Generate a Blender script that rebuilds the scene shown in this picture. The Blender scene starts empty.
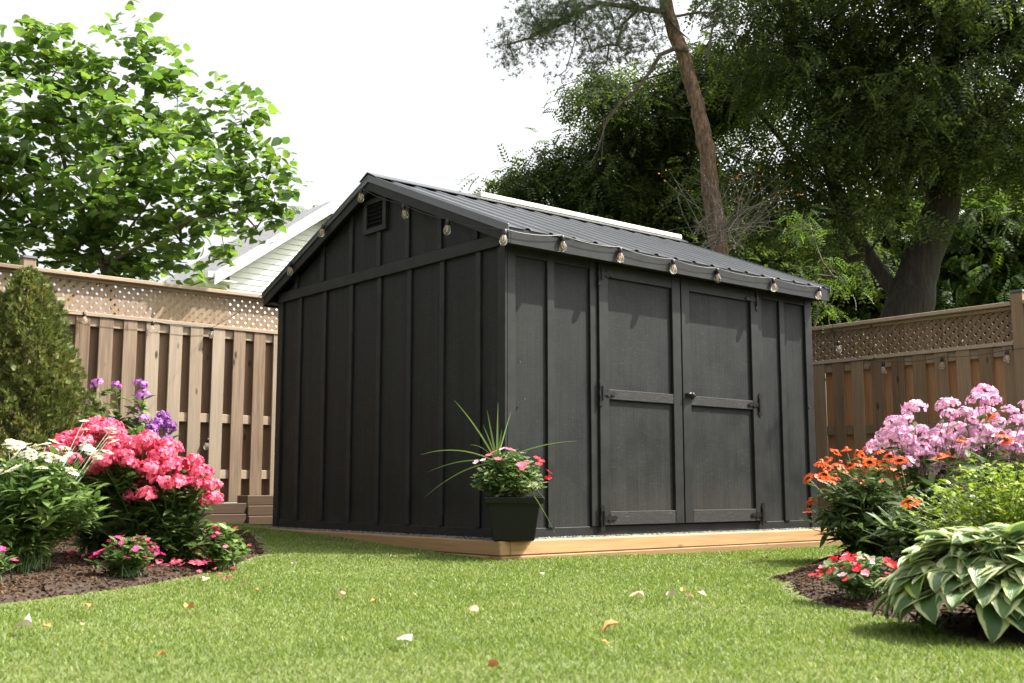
import bpy, bmesh, math, random
import numpy as np
from mathutils import Vector, Matrix
random.seed(7); RNG = np.random.default_rng(11)
SC = bpy.context.scene
COL = SC.collection
PI = math.pi

# ------------------------------------------------------------------ camera geometry (metres; X along the long shed wall, Y along the gable)
F = 1121.0; PITCH = math.radians(7.52); YAW = math.radians(50)
H = np.array([math.cos(YAW), math.sin(YAW), 0]); R_ = np.array([math.sin(YAW), -math.cos(YAW), 0])
FW = H*math.cos(PITCH)+np.array([0, 0, math.sin(PITCH)]); UP = -H*math.sin(PITCH)+np.array([0, 0, math.cos(PITCH)])
CAM = -7.25*H+0.0435*R_+np.array([0, 0, .45])

def at(px, py, depth):
    """a point of the garden at horizontal distance depth in the direction of a place seen in the photo"""
    v = FW*F+R_*(px-512)+UP*(341.5-py)
    return CAM+v*(depth/(v@H))

def smooth(t):
    t = np.clip(t, 0, 1); return t*t*(3-2*t)

def gz(x, y):
    x = np.asarray(x, float); y = np.asarray(y, float)
    return .135*smooth((y+1.3)/4.3)*(1-smooth((x+.2)/3.2)) + .006*np.sin(x*2.3+1)*np.cos(y*1.9)

def ground(px, py):
    v = FW*F+R_*(px-512)+UP*(341.5-py); z = 0.
    for _ in range(12):
        t = (z-CAM[2])/v[2]; p = CAM+t*v; z = float(gz(p[0], p[1]))
    return np.array([p[0], p[1], z])

# ------------------------------------------------------------------ materials
def nt(name):
    m = bpy.data.materials.new(name); m.use_nodes = True
    t = m.node_tree; t.nodes.clear()
    o = t.nodes.new('ShaderNodeOutputMaterial'); b = t.nodes.new('ShaderNodeBsdfPrincipled')
    t.links.new(b.outputs[0], o.inputs[0])
    return m, t, b, o
def ramp(t, stops, src):
    r = t.nodes.new('ShaderNodeValToRGB'); e = r.color_ramp.elements
    while len(e) < len(stops): e.new(.5)
    for el, (p, c) in zip(e, stops): el.position = p; el.color = (*c, 1)
    t.links.new(src, r.inputs[0]); return r.outputs[0]
def mapped(t, scale, rnd=True):
    tc = t.nodes.new('ShaderNodeTexCoord'); mp = t.nodes.new('ShaderNodeMapping'); mp.inputs['Scale'].default_value = scale
    t.links.new(tc.outputs['Object'], mp.inputs[0])
    if rnd:
        oi = t.nodes.new('ShaderNodeObjectInfo'); ml = t.nodes.new('ShaderNodeMath'); ml.operation = 'MULTIPLY'; ml.inputs[1].default_value = 37.
        t.links.new(oi.outputs['Random'], ml.inputs[0]); t.links.new(ml.outputs[0], mp.inputs['Location'])
    return mp.outputs[0]
def noise(t, vec, scale, detail=4, rough=.55):
    n = t.nodes.new('ShaderNodeTexNoise'); n.inputs['Scale'].default_value = scale; n.inputs['Detail'].default_value = detail
    n.inputs['Roughness'].default_value = rough; t.links.new(vec, n.inputs['Vector']); return n.outputs['Fac']
def bump(t, b, h, strength, dist=.01):
    n = t.nodes.new('ShaderNodeBump'); n.inputs['Strength'].default_value = strength; n.inputs['Distance'].default_value = dist
    t.links.new(h, n.inputs['Height']); t.links.new(n.outputs[0], b.inputs['Normal'])
def math_(t, op, a, b):
    n = t.nodes.new('ShaderNodeMath'); n.operation = op
    for i, v in enumerate((a, b)):
        if isinstance(v, (int, float)): n.inputs[i].default_value = v
        else: t.links.new(v, n.inputs[i])
    return n.outputs[0]
def mix(t, fac, a, b, mode='MIX'):
    n = t.nodes.new('ShaderNodeMix'); n.data_type = 'RGBA'; n.blend_type = mode
    for i, v in ((0, fac), (6, a), (7, b)):
        if isinstance(v, (int, float)): n.inputs[i].default_value = v
        elif isinstance(v, tuple): n.inputs[i].default_value = (*v, 1)
        else: t.links.new(v, n.inputs[i])
    return n.outputs[2]

def plain(name, c, rough=.5, metal=0, var=.25, scale=20):
    m, t, b, o = nt(name); v = mapped(t, (1, 1, 1)); n = noise(t, v, scale)
    lo = tuple(x*(1-var) for x in c); hi = tuple(min(1, x*(1+var)) for x in c)
    t.links.new(ramp(t, [(.3, lo), (.7, hi)], n), b.inputs['Base Color'])
    b.inputs['Roughness'].default_value = rough; b.inputs['Metallic'].default_value = metal
    bump(t, b, n, .15, .003); return m

def leafmat(name, stops, trans=.35, rough=.5, tcol=None, spec=.4):
    m, t, b, o = nt(name); g = t.nodes.new('ShaderNodeNewGeometry')
    isl = g.outputs['Random Per Island']
    tc = t.nodes.new('ShaderNodeTexCoord'); n = noise(t, tc.outputs['Object'], 3.0, 2)
    f = math_(t, 'ADD', math_(t, 'MULTIPLY', isl, .6), math_(t, 'MULTIPLY', n, .4))
    c = ramp(t, stops, f)
    t.links.new(c, b.inputs['Base Color']); b.inputs['Roughness'].default_value = rough
    b.inputs['Specular IOR Level'].default_value = spec
    if trans > 0:
        tr = t.nodes.new('ShaderNodeBsdfTranslucent'); ms = t.nodes.new('ShaderNodeMixShader'); ms.inputs[0].default_value = trans
        t.links.new(mix(t, 1., c, tcol or (1, 1, 1), 'MULTIPLY') if tcol else c, tr.inputs['Color'])
        t.links.new(b.outputs[0], ms.inputs[1]); t.links.new(tr.outputs[0], ms.inputs[2]); t.links.new(ms.outputs[0], o.inputs[0])
    return m

def woodmat(name, dark, light, grey, var=.5, axis='Z', knots=True, rough=.75):
    m, t, b, o = nt(name)
    s = {'Z': (14, 14, .9), 'X': (.9, 14, 14), 'Y': (14, .9, 14)}[axis]
    v = mapped(t, s); n1 = noise(t, v, 2.2, 6, .6)
    v2 = mapped(t, {'Z': (60, 60, 2), 'X': (2, 60, 60), 'Y': (60, 2, 60)}[axis]); n2 = noise(t, v2, 1.5, 3)
    v3 = mapped(t, (1, 1, 1)); n3 = noise(t, v3, 2.0, 3)
    oi = t.nodes.new('ShaderNodeObjectInfo')
    f = math_(t, 'ADD', math_(t, 'MULTIPLY', n1, .6), math_(t, 'MULTIPLY', n2, .4))
    c = ramp(t, [(.33, dark), (.62, light)], f)
    g = ramp(t, [(.25, (0, 0, 0)), (.75, (1, 1, 1))], math_(t, 'ADD', math_(t, 'MULTIPLY', oi.outputs['Random'], var), math_(t, 'MULTIPLY', n3, 1-var)))
    c = mix(t, g, c, mix(t, .55, c, grey))
    if knots:
        vk = mapped(t, {'Z': (7, 7, 2.6), 'X': (2.6, 7, 7), 'Y': (7, 2.6, 7)}[axis]); vo = t.nodes.new('ShaderNodeTexVoronoi'); vo.inputs['Scale'].default_value = 1.
        t.links.new(vk, vo.inputs['Vector'])
        k = ramp(t, [(.06, (1, 1, 1)), (.13, (0, 0, 0))], vo.outputs['Distance'])
        c = mix(t, k, c, tuple(x*.35 for x in dark))
    br = math_(t, 'ADD', math_(t, 'MULTIPLY', oi.outputs['Random'], .6), .68)
    hs = t.nodes.new('ShaderNodeHueSaturation'); t.links.new(c, hs.inputs['Color']); t.links.new(br, hs.inputs['Value'])
    t.links.new(hs.outputs[0], b.inputs['Base Color']); b.inputs['Roughness'].default_value = rough
    bump(t, b, f, .35, .004); return m

def paintmat(name, axis='Z'):
    """black exterior stain on rough sawn siding, with fine saw marks and a few paler scuffs"""
    m, t, b, o = nt(name)
    v = mapped(t, (25, 25, 1.0)); n1 = noise(t, v, 2., 5)
    v2 = mapped(t, (16, 16, 95)); n2 = noise(t, v2, 1.2, 4, .7)
    v3 = mapped(t, (1, 1, 1)); n3 = noise(t, v3, 3.0, 5, .6)
    v4 = mapped(t, (60, 60, 160)); n4 = noise(t, v4, 1., 2)
    c = ramp(t, [(.3, (.0085, .0093, .009)), (.75, (.0195, .0208, .0198))], n3)
    c = mix(t, ramp(t, [(.66, (0, 0, 0)), (.85, (.22, .22, .22))], math_(t, 'MULTIPLY', math_(t, 'ADD', n4, n2), .62)), c, (.11, .11, .10))
    tc = t.nodes.new('ShaderNodeTexCoord'); sp = t.nodes.new('ShaderNodeSeparateXYZ'); t.links.new(tc.outputs['Object'], sp.inputs[0])
    foot = ramp(t, [(.0, (.5, .5, .5)), (1., (0, 0, 0))], math_(t, 'ADD', math_(t, 'MULTIPLY', sp.outputs[2], 2.2), math_(t, 'MULTIPLY', n3, .5)))
    c = mix(t, foot, c, (.062, .054, .043)); v5 = mapped(t, (11, 11, .5)); n5 = noise(t, v5, 2., 4, .6)
    c = mix(t, 1., c, ramp(t, [(.3, (.78, .79, .79)), (.7, (1.2, 1.22, 1.2))], n5), 'MULTIPLY')
    t.links.new(c, b.inputs['Base Color'])
    t.links.new(ramp(t, [(.3, (.5,)*3), (.7, (.75,)*3)], n3), b.inputs['Roughness'])
    b.inputs['Specular IOR Level'].default_value = .22
    h = math_(t, 'ADD', math_(t, 'MULTIPLY', n1, .75), math_(t, 'MULTIPLY', n2, .25))
    bump(t, b, h, .65, .005); return m

M = {}
M['paint'] = paintmat('black_stain')
M['paint_trim'] = plain('black_trim_paint', (.0165, .0176, .0166), .55, var=.3, scale=9)
M['paint_trim'].node_tree.nodes['Principled BSDF'].inputs['Specular IOR Level'].default_value = .25
def worntrim():
    m, t, b, o = nt('worn_black_trim'); v = mapped(t, (6, 6, 60)); n = noise(t, v, 2., 5, .7); v2 = mapped(t, (40, 40, 90)); n2 = noise(t, v2, 1.2, 3)
    f = math_(t, 'ADD', math_(t, 'MULTIPLY', n, .6), math_(t, 'MULTIPLY', n2, .4))
    t.links.new(ramp(t, [(.42, (.02, .021, .0195)), (.58, (.034, .034, .032)), (.72, (.095, .094, .089))], f), b.inputs['Base Color'])
    b.inputs['Roughness'].default_value = .7; b.inputs['Specular IOR Level'].default_value = .25; bump(t, b, f, .6, .003); return m
M['worn'] = worntrim()
M['hardware'] = plain('black_iron', (.006, .006, .006), .4, .0)
M['steel'] = plain('galvanised_steel', (.55, .55, .56), .3, .9)
M['glass_bulb'] = None
M['fence'] = woodmat('weathered_cedar', (.11, .066, .036), (.29, .19, .112), (.28, .245, .19), var=.75)
M['fence_shade'] = woodmat('rear_shaded_cedar', (.12, .06, .03), (.24, .135, .075), (.20, .14, .09), var=.2)  # rear boards of the back fence, front boards' shadow put into the colour
M['fence_side'] = woodmat('side_cedar', (.125, .068, .034), (.26, .16, .088), (.23, .17, .11))  # warm brown cedar tone for the side fence
M['fence_rear'] = woodmat('orange_lit_cedar', (.24, .115, .05), (.42, .225, .11), (.36, .22, .13), var=.2)  # unweathered orange wood, with light leaking into the gaps put into its colour
M['fence_x'] = woodmat('weathered_cedar_rail', (.16, .095, .055), (.33, .22, .14), (.30, .25, .19), axis='X')
M['fence_y'] = woodmat('weathered_cedar_rail_side', (.20, .125, .075), (.34, .24, .16), (.32, .27, .22), axis='Y')
M['lattice'] = woodmat('lattice_lath', (.15, .092, .05), (.32, .21, .125), (.28, .225, .165), knots=False)
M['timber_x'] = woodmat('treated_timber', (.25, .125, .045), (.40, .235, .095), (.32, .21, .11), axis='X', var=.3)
M['timber_y'] = woodmat('treated_timber_shaded', (.19, .10, .04), (.30, .18, .08), (.25, .17, .09), axis='Y', var=.3)  # gable side shade put into the wood colour, darker than the sunlit timber
M['timber_shaded'] = woodmat('brown_timber_shaded', (.05, .026, .013), (.095, .05, .026), (.07, .045, .026), axis='X')  # brown wood, darkened further to hold the shed's shadow in its colour
M['cap_metal'] = plain('dark_post_cap', (.05, .05, .055), .4)
M['roof'] = plain('charcoal_roof_steel', (.045, .049, .054), .34, .0, var=.2, scale=3)
M['roof'].node_tree.nodes['Principled BSDF'].inputs['Specular IOR Level'].default_value = .8
M['ridge'] = plain('ridge_sun_glare', (.55, .52, .44), .7)  # sunlit shine of the ridge cap put into a pale colour
M['pot'] = plain('dark_green_plastic', (.0035, .005, .0047), .45, var=.15); M['pot'].node_tree.nodes['Principled BSDF'].inputs['Specular IOR Level'].default_value = .3
M['soil'] = plain('potting_soil', (.03, .02, .013), .9, var=.5, scale=60)
M['cable'] = plain('black_rubber_cable', (.01, .01, .01), .5)
def glass():
    m, t, b, o = nt('bulb_glass'); b.inputs['Base Color'].default_value = (.93, .89, .82, 1)
    b.inputs['Roughness'].default_value = .05; b.inputs['Transmission Weight'].default_value = .9; b.inputs['IOR'].default_value = 1.35
    return m
M['glass'] = glass()
M['siding'] = plain('white_vinyl_siding', (.66, .67, .62), .45, var=.04, scale=2)
M['tan_siding'] = plain('cream_vinyl_siding', (.60, .55, .40), .5, var=.05, scale=2)
M['white_trim'] = plain('white_aluminium_trim', (.72, .72, .70), .35, var=.04)
M['shingle'] = plain('grey_shingle', (.20, .20, .205), .85, var=.35, scale=14)
M['bark'] = None
def barkmat(name, a, b_, sc=(7, 7, 1.6)):
    m, t, b, o = nt(name); v = mapped(t, sc); n = noise(t, v, 2., 6, .65); n2 = noise(t, mapped(t, (1, 1, 1)), 1.1, 3)
    c = ramp(t, [(.35, tuple(x*.35 for x in a)), (.5, a), (.68, b_)], math_(t, 'ADD', math_(t, 'MULTIPLY', n, .75), math_(t, 'MULTIPLY', n2, .25)))
    t.links.new(c, b.inputs['Base Color']); b.inputs['Roughness'].default_value = .9; bump(t, b, n, .9, .05); return m
M['bark'] = barkmat('dark_furrowed_bark', (.020, .017, .014), (.05, .043, .036), (12, 12, 1.5))
M['bark_pine'] = barkmat('orange_pine_bark', (.13, .085, .06), (.34, .20, .13), (13, 13, 5))
M['bark_thin'] = barkmat('smooth_brown_bark', (.10, .075, .055), (.17, .13, .10))
M['twig_grey'] = barkmat('dead_grey_twig', (.11, .095, .08), (.22, .195, .165))

# foliage colours
M['l_big'] = leafmat('broad_leaf', [(.15, (.06, .11, .04)), (.5, (.11, .18, .055)), (.85, (.21, .28, .08))], .52, .42, tcol=(1.3, 1.45, .55), spec=.6)
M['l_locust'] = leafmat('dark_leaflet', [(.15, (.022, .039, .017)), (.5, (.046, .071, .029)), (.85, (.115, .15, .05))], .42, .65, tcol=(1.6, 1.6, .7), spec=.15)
M['l_far'] = leafmat('bright_far_leaf', [(.15, (.04, .075, .018)), (.5, (.065, .11, .026)), (.85, (.11, .17, .036))], .45, .5, tcol=(1.5, 1.5, .8))
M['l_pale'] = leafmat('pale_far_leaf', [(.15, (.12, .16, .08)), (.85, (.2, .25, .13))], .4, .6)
M['l_needle'] = leafmat('pine_needle', [(.15, (.05, .08, .034)), (.85, (.115, .16, .065))], .2, .6)
M['l_cedar'] = leafmat('cedar_spray', [(.12, (.035, .055, .014)), (.45, (.11, .145, .032)), (.75, (.22, .24, .06)), (.88, (.33, .17, .075))], .25, .6)
M['l_phlox'] = leafmat('phlox_leaf', [(.15, (.04, .075, .02)), (.5, (.085, .145, .035)), (.85, (.16, .225, .065))], .35, .42)
M['l_daisy'] = leafmat('daisy_leaf', [(.15, (.06, .11, .025)), (.5, (.12, .20, .045)), (.85, (.22, .31, .09))], .32, .4)
M['l_cone'] = leafmat('coneflower_leaf', [(.15, (.035, .065, .018)), (.5, (.07, .12, .03)), (.85, (.13, .19, .055))], .3, .5)
M['l_gold'] = leafmat('gold_leaf', [(.15, (.13, .22, .018)), (.5, (.24, .33, .025)), (.85, (.38, .45, .05))], .35, .5)
M['l_pot'] = leafmat('pot_leaf', [(.15, (.05, .10, .025)), (.45, (.10, .18, .045)), (.7, (.28, .35, .16)), (.9, (.5, .54, .32))], .25, .4)
M['l_spike'] = leafmat('spike_leaf', [(.15, (.09, .16, .04)), (.85, (.17, .25, .07))], .3, .4)
M['l_lily'] = leafmat('lily_leaf', [(.15, (.09, .20, .02)), (.85, (.18, .32, .04))], .4, .35)
M['grass'] = leafmat('grass_blade', [(.12, (.065, .115, .018)), (.38, (.13, .20, .032)), (.72, (.205, .275, .06)), (.95, (.42, .39, .17))], .4, .5, tcol=(1.2, 1.2, .7))
M['stem'] = plain('green_stem', (.07, .13, .03), .5)
def petal(name, lo, hi, trans=.3): return leafmat(name, [(.15, lo), (.85, hi)], trans, .55)
M['p_hot'] = petal('hot_pink_petal', (.58, .03, .115), (.88, .20, .27))
M['p_pink'] = petal('soft_pink_petal', (.66, .29, .50), (.90, .60, .76))
M['p_purple'] = petal('mauve_petal', (.42, .12, .46), (.62, .26, .62))
M['p_allium'] = petal('violet_petal', (.20, .05, .26), (.38, .13, .45))
M['p_orange'] = petal('orange_petal', (.70, .065, .022), (.88, .18, .055))
M['p_white'] = petal('white_petal', (.70, .68, .56), (.86, .84, .76))
M['p_magenta'] = petal('magenta_petal', (.58, .01, .11), (.80, .05, .25))
M['p_red'] = petal('red_petal', (.55, .008, .02), (.74, .02, .045))
M['p_pale'] = petal('pale_pink_petal', (.78, .42, .52), (.88, .62, .68))
M['p_berry'] = petal('orange_leaf', (.6, .16, .05), (.8, .3, .1))
M['c_yellow'] = plain('yellow_disc', (.62, .42, .06), .7)
M['c_cone'] = plain('rust_cone', (.30, .07, .015), .6, var=.6, scale=200)
M['l_hosta'] = None
def hosta():
    m, t, b, o = nt('variegated_hosta_leaf')
    uv = t.nodes.new('ShaderNodeUVMap'); sep = t.nodes.new('ShaderNodeSeparateXYZ'); t.links.new(uv.outputs[0], sep.inputs[0])
    a = math_(t, 'ABSOLUTE', math_(t, 'SUBTRACT', sep.outputs[0], .5), 0)
    tc = t.nodes.new('ShaderNodeTexCoord'); n = noise(t, tc.outputs['Object'], 28, 3)
    e = math_(t, 'ADD', a, math_(t, 'MULTIPLY', math_(t, 'SUBTRACT', n, .5), .28))
    fac = ramp(t, [(.27, (0, 0, 0)), (.34, (1, 1, 1))], e)
    g = t.nodes.new('ShaderNodeNewGeometry')
    c0 = ramp(t, [(.0, (.055, .115, .035)), (1., (.14, .23, .07))], g.outputs['Random Per Island'])
    c1 = ramp(t, [(.0, (.42, .50, .18)), (.7, (.62, .66, .38)), (1, (.40, .54, .09))], g.outputs['Random Per Island'])
    c = mix(t, fac, c0, c1)
    w = t.nodes.new('ShaderNodeTexWave'); w.inputs['Scale'].default_value = 4.2; w.inputs['Distortion'].default_value = .4
    mp = t.nodes.new('ShaderNodeMapping'); t.links.new(uv.outputs[0], mp.inputs[0]); t.links.new(mp.outputs[0], w.inputs[0])
    t.links.new(c, b.inputs['Base Color']); b.inputs['Roughness'].default_value = .42
    bump(t, b, w.outputs['Fac'], .5, .004)
    tr = t.nodes.new('ShaderNodeBsdfTranslucent'); ms = t.nodes.new('ShaderNodeMixShader'); ms.inputs[0].default_value = .22
    t.links.new(c, tr.inputs[0]); t.links.new(b.outputs[0], ms.inputs[1]); t.links.new(tr.outputs[0], ms.inputs[2]); t.links.new(ms.outputs[0], o.inputs[0])
    return m
M['l_hosta'] = hosta()
def lawnmat():
    m, t, b, o = nt('turf'); tc = t.nodes.new('ShaderNodeTexCoord'); v = tc.outputs['Object']
    n = noise(t, v, 1.3, 4); n2 = noise(t, v, 60, 3)
    c = ramp(t, [(.35, (.07, .10, .022)), (.65, (.15, .165, .05))], math_(t, 'ADD', math_(t, 'MULTIPLY', n, .5), math_(t, 'MULTIPLY', n2, .5)))
    t.links.new(c, b.inputs['Base Color']); b.inputs['Roughness'].default_value = .9; bump(t, b, n2, .8, .03); return m
M['lawn'] = lawnmat()
M['mulch'] = plain('dark_mulch_bed', (.036, .021, .012), 1., var=.6, scale=45)
M['chip'] = leafmat('bark_chip', [(.1, (.016, .009, .005)), (.6, (.062, .036, .021)), (.93, (.15, .095, .055))], 0, .95, spec=.08)
M['stone'] = leafmat('grey_pebble', [(.1, (.07, .07, .067)), (.6, (.16, .155, .145)), (.95, (.34, .33, .31))], 0, .8)
M['leaf_tan'] = leafmat('dry_leaf', [(.1, (.36, .24, .14)), (.9, (.52, .38, .24))], .15, .7)
M['leaf_orange'] = leafmat('dry_orange_leaf', [(.1, (.36, .14, .045)), (.9, (.50, .24, .08))], .15, .7)
M['leaf_pale'] = leafmat('dry_pale_leaf', [(.1, (.42, .37, .26)), (.9, (.56, .52, .40))], .15, .7)

# ------------------------------------------------------------------ object helpers
def tag(o, label=None, cat=None, group=None, kind=None):
    for k, v in (('label', label), ('category', cat), ('group', group), ('kind', kind)):
        if v: o[k] = v
    return o
def link(name, me, parent=None, mats=()):
    for m in mats:
        me.materials.append(m)
    o = bpy.data.objects.new(name, me); COL.objects.link(o)
    if parent is not None: o.parent = parent
    return o
def empty(name, loc, label, cat, group=None, rz=0):
    o = bpy.data.objects.new(name, None); o.empty_display_size = .1; COL.objects.link(o)
    o.location = [float(c) for c in loc]; o.rotation_euler = (0, 0, rz); return tag(o, label, cat, group)

class MB:
    def __init__(s): s.v = []; s.f = []; s.m = []
    def add(s, v, f, mi=0):
        n = len(s.v); s.v += [tuple(map(float, p)) for p in v]; s.f += [tuple(i+n for i in q) for q in f]; s.m += [mi]*len(f); return s
    def box(s, x0, x1, y0, y1, z0, z1, mi=0):
        v = [(x, y, z) for z in (z0, z1) for y in (y0, y1) for x in (x0, x1)]
        return s.add(v, [(0, 2, 3, 1), (4, 5, 7, 6), (0, 1, 5, 4), (2, 6, 7, 3), (0, 4, 6, 2), (1, 3, 7, 5)], mi)
    def hexa(s, lo, hi, mi=0):      # two quads (4 points each), lower and upper
        return s.add(list(lo)+list(hi), [(3, 2, 1, 0), (4, 5, 6, 7), (0, 1, 5, 4), (1, 2, 6, 5), (2, 3, 7, 6), (3, 0, 4, 7)], mi)
    def prism(s, poly, axis, a, b, mi=0):   # poly in the two other axes, extruded along axis
        def P(u, v, w): return {'x': (w, u, v), 'y': (u, w, v), 'z': (u, v, w)}[axis]
        n = len(poly); v = [P(*p, a) for p in poly]+[P(*p, b) for p in poly]
        return s.add(v, [tuple(range(n))[::-1], tuple(range(n, 2*n))]+[(i, (i+1) % n, n+(i+1) % n, n+i) for i in range(n)], mi)
    def tube(s, pts, rad, n=8, mi=0, caps=True):
        pts = [Vector(p) for p in pts]; rad = [rad]*len(pts) if isinstance(rad, (int, float)) else rad
        vs = []; up = None
        for i, p in enumerate(pts):
            d = (pts[min(i+1, len(pts)-1)]-pts[max(i-1, 0)]).normalized()
            if up is None: up = d.orthogonal().normalized()
            up = (up-d*up.dot(d)).normalized(); w = d.cross(up)
            vs += [p+(up*math.cos(2*PI*k/n)+w*math.sin(2*PI*k/n))*rad[i] for k in range(n)]
        f = [(i*n+k, i*n+(k+1) % n, (i+1)*n+(k+1) % n, (i+1)*n+k) for i in range(len(pts)-1) for k in range(n)]
        if caps: f += [tuple(range(n))[::-1], tuple((len(pts)-1)*n+k for k in range(n))]
        return s.add(vs, f, mi)
    def lathe(s, prof, n=16, mi=0, c=(0, 0, 0)):
        vs = [(c[0]+r*math.cos(2*PI*k/n), c[1]+r*math.sin(2*PI*k/n), c[2]+z) for r, z in prof for k in range(n)]
        f = [(i*n+k, i*n+(k+1) % n, (i+1)*n+(k+1) % n, (i+1)*n+k) for i in range(len(prof)-1) for k in range(n)]
        return s.add(vs, f, mi)
    def mesh(s, name, bevel=0, smooth_=False):
        me = bpy.data.meshes.new(name); me.from_pydata(s.v, [], s.f); me.polygons.foreach_set('material_index', s.m)
        bm = bmesh.new(); bm.from_mesh(me); bmesh.ops.recalc_face_normals(bm, faces=bm.faces)
        if bevel:
            bmesh.ops.bevel(bm, geom=[e for e in bm.edges if e.is_manifold and e.calc_face_angle(0) > .5], offset=bevel, segments=1, affect='EDGES', profile=.5)
        bm.to_mesh(me); bm.free()
        if smooth_: me.polygons.foreach_set('use_smooth', [True]*len(me.polygons))
        me.update(); return me
    def build(s, name, mat, parent=None, bevel=0, smooth_=False):
        return link(name, s.mesh(name, bevel, smooth_), parent, mat if isinstance(mat, (list, tuple)) else [mat])

# numpy mesh of many copies of a small template -----------------------------------------------------------------
def npmesh(name, V, F, mats=None, uv=None):
    V = np.ascontiguousarray(V, dtype=np.float32); me = bpy.data.meshes.new(name)
    F = np.ascontiguousarray(F, dtype=np.int32); k = F.shape[1]
    me.vertices.add(len(V)); me.vertices.foreach_set('co', V.ravel())
    me.loops.add(F.size); me.loops.foreach_set('vertex_index', F.ravel())
    me.polygons.add(len(F)); me.polygons.foreach_set('loop_start', np.arange(0, F.size, k, dtype=np.int32))
    if uv is not None:
        l = me.uv_layers.new(name='UVMap'); l.data.foreach_set('uv', np.ascontiguousarray(uv[F.ravel()], dtype=np.float32).ravel())
    if mats is not None: me.polygons.foreach_set('material_index', np.ascontiguousarray(mats, dtype=np.int32))
    me.update(calc_edges=True); return me
def norm(a): return a/np.maximum(np.linalg.norm(a, axis=-1, keepdims=True), 1e-9)
def frames(U, W):
    U = norm(U); W = norm(W-U*(U*W).sum(-1, keepdims=True)); return U, np.cross(W, U), W
def scatter(T, TF, P, U, W, S):
    """T template (u, v, w); one copy at each P with main direction U and normal W, size S"""
    U, Vv, W = frames(U, W); S = np.asarray(S).reshape(-1, 1, 1)
    X = P[:, None, :]+S*(T[None, :, 0:1]*U[:, None, :]+T[None, :, 1:2]*Vv[:, None, :]+T[None, :, 2:3]*W[:, None, :])
    n, k = len(P), len(T)
    FF = TF[None]+(np.arange(n)*k)[:, None, None]
    return X.reshape(-1, 3), FF.reshape(-1, TF.shape[1])
def merge(parts):
    Vs, Fs, n = [], [], 0
    for v, f in parts:
        Vs.append(v); Fs.append(f+n); n += len(v)
    return np.concatenate(Vs), np.concatenate(Fs)
def rdir(n, zc=0., zs=1.):
    d = RNG.normal(size=(n, 3)); d[:, 2] = d[:, 2]*zs+zc; return norm(d)

A = np.array
# leaf templates (length 1 along u)
T_LANCE = A([(0, 0, 0), (.3, .13, .03), (.35, -.13, .03), (.68, .10, .0), (.7, -.10, .0), (1, 0, -.12)], float)
F_LANCE = A([(0, 2, 1, 1), (1, 2, 4, 3), (3, 4, 5, 5)])
F_LANCE3 = A([(0, 2, 1), (1, 2, 4), (1, 4, 3), (3, 4, 5)])
T_HEART = A([(0, 0, 0), (.12, .30, .05), (.12, -.30, .05), (.45, .42, .07), (.45, -.42, .07), (.78, .25, .0), (.78, -.25, .0), (1.05, 0, -.12), (.5, 0, -.02)], float)
F_HEART = A([(0, 8, 1), (0, 2, 8), (1, 8, 3), (2, 4, 8), (3, 8, 5), (4, 6, 8), (5, 8, 7), (6, 7, 8)])
T_OVAL = A([(0, 0, 0), (.35, .24, .04), (.35, -.24, .04), (.75, .2, .0), (.75, -.2, .0), (1, 0, -.06)], float)
def pinnate(nl=6, w=.15, L=.25):
    V, Fc = [], []
    for i in range(nl):
        x = .1+.9*i/(nl-1); z = -.35*(x**2)
        for s in (-1, 1):
            k = len(V); a = L*(1-.4*abs(x-.5))
            dx, dy = a*.45*1.0, s*a
            V += [(x, 0, z), (x+dx*.5-w*.5, dy*.5, z-.02), (x+dx, dy, z-.05), (x+dx*.5+w*.5, dy*.5, z-.02)]
            Fc.append((k, k+1, k+2, k+3))
    return A(V, float), A(Fc)
T_PIN, F_PIN = pinnate()
T_PIN2, F_PIN2 = pinnate(6, .26, .36)
def tuft(n=12):
    V, Fc = [], []
    for i in range(n):
        d = norm(RNG.normal(size=3)+A([1.1, 0, 0])); s = norm(np.cross(d, RNG.normal(size=3)))*.035; k = len(V)
        V += [tuple(-s*.8), tuple(s*.8), tuple(d)]; Fc.append((k, k+1, k+2))
    return A(V), A(Fc)
T_TUFT, F_TUFT = tuft(14)
def fan():
    V, Fc = [], []
    for i, a in enumerate((-1.0, -.55, -.15, .25, .6, 1.05)):
        b = A([math.cos(a), math.sin(a), 0]); p = A([.15*i/5, 0, 0]); s = A([-math.sin(a), math.cos(a), .2])*.10; L = 1-.35*abs(a); k = len(V)
        V += [tuple(p-s*.4), tuple(p+b*L*.6-s), tuple(p+b*L), tuple(p+b*L*.6+s)]; Fc.append((k, k+1, k+2, k+3))
    return A(V), A(Fc)
T_FAN, F_FAN = fan()

# ------------------------------------------------------------------ ground
def axis_coords(lo, hi, step, far):
    a = list(np.arange(lo, hi+1e-6, step)); g = step
    l, r = [lo], [hi]
    while r[-1] < far: g *= 1.5; r.append(r[-1]+g); l.append(l[-1]-g)
    return np.array(l[:0:-1]+a+r[1:])
gx = axis_coords(-6, 7, .14, 260); gy = axis_coords(-7, 7, .14, 260)
XX, YY = np.meshgrid(gx, gy, indexing='ij'); nx, ny = XX.shape
Vg = np.stack([XX, YY, gz(XX, YY)], -1).reshape(-1, 3); ii, jj = np.meshgrid(np.arange(nx-1), np.arange(ny-1), indexing='ij')
k0 = (ii*ny+jj).ravel(); Fg = np.stack([k0, k0+ny, k0+ny+1, k0+1], 1)
o = link('lawn_ground', npmesh('lawn_ground', Vg, Fg), None, [M['lawn']]); tag(o, kind='structure')
o.data.polygons.foreach_set('use_smooth', [True]*len(o.data.polygons))

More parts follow.
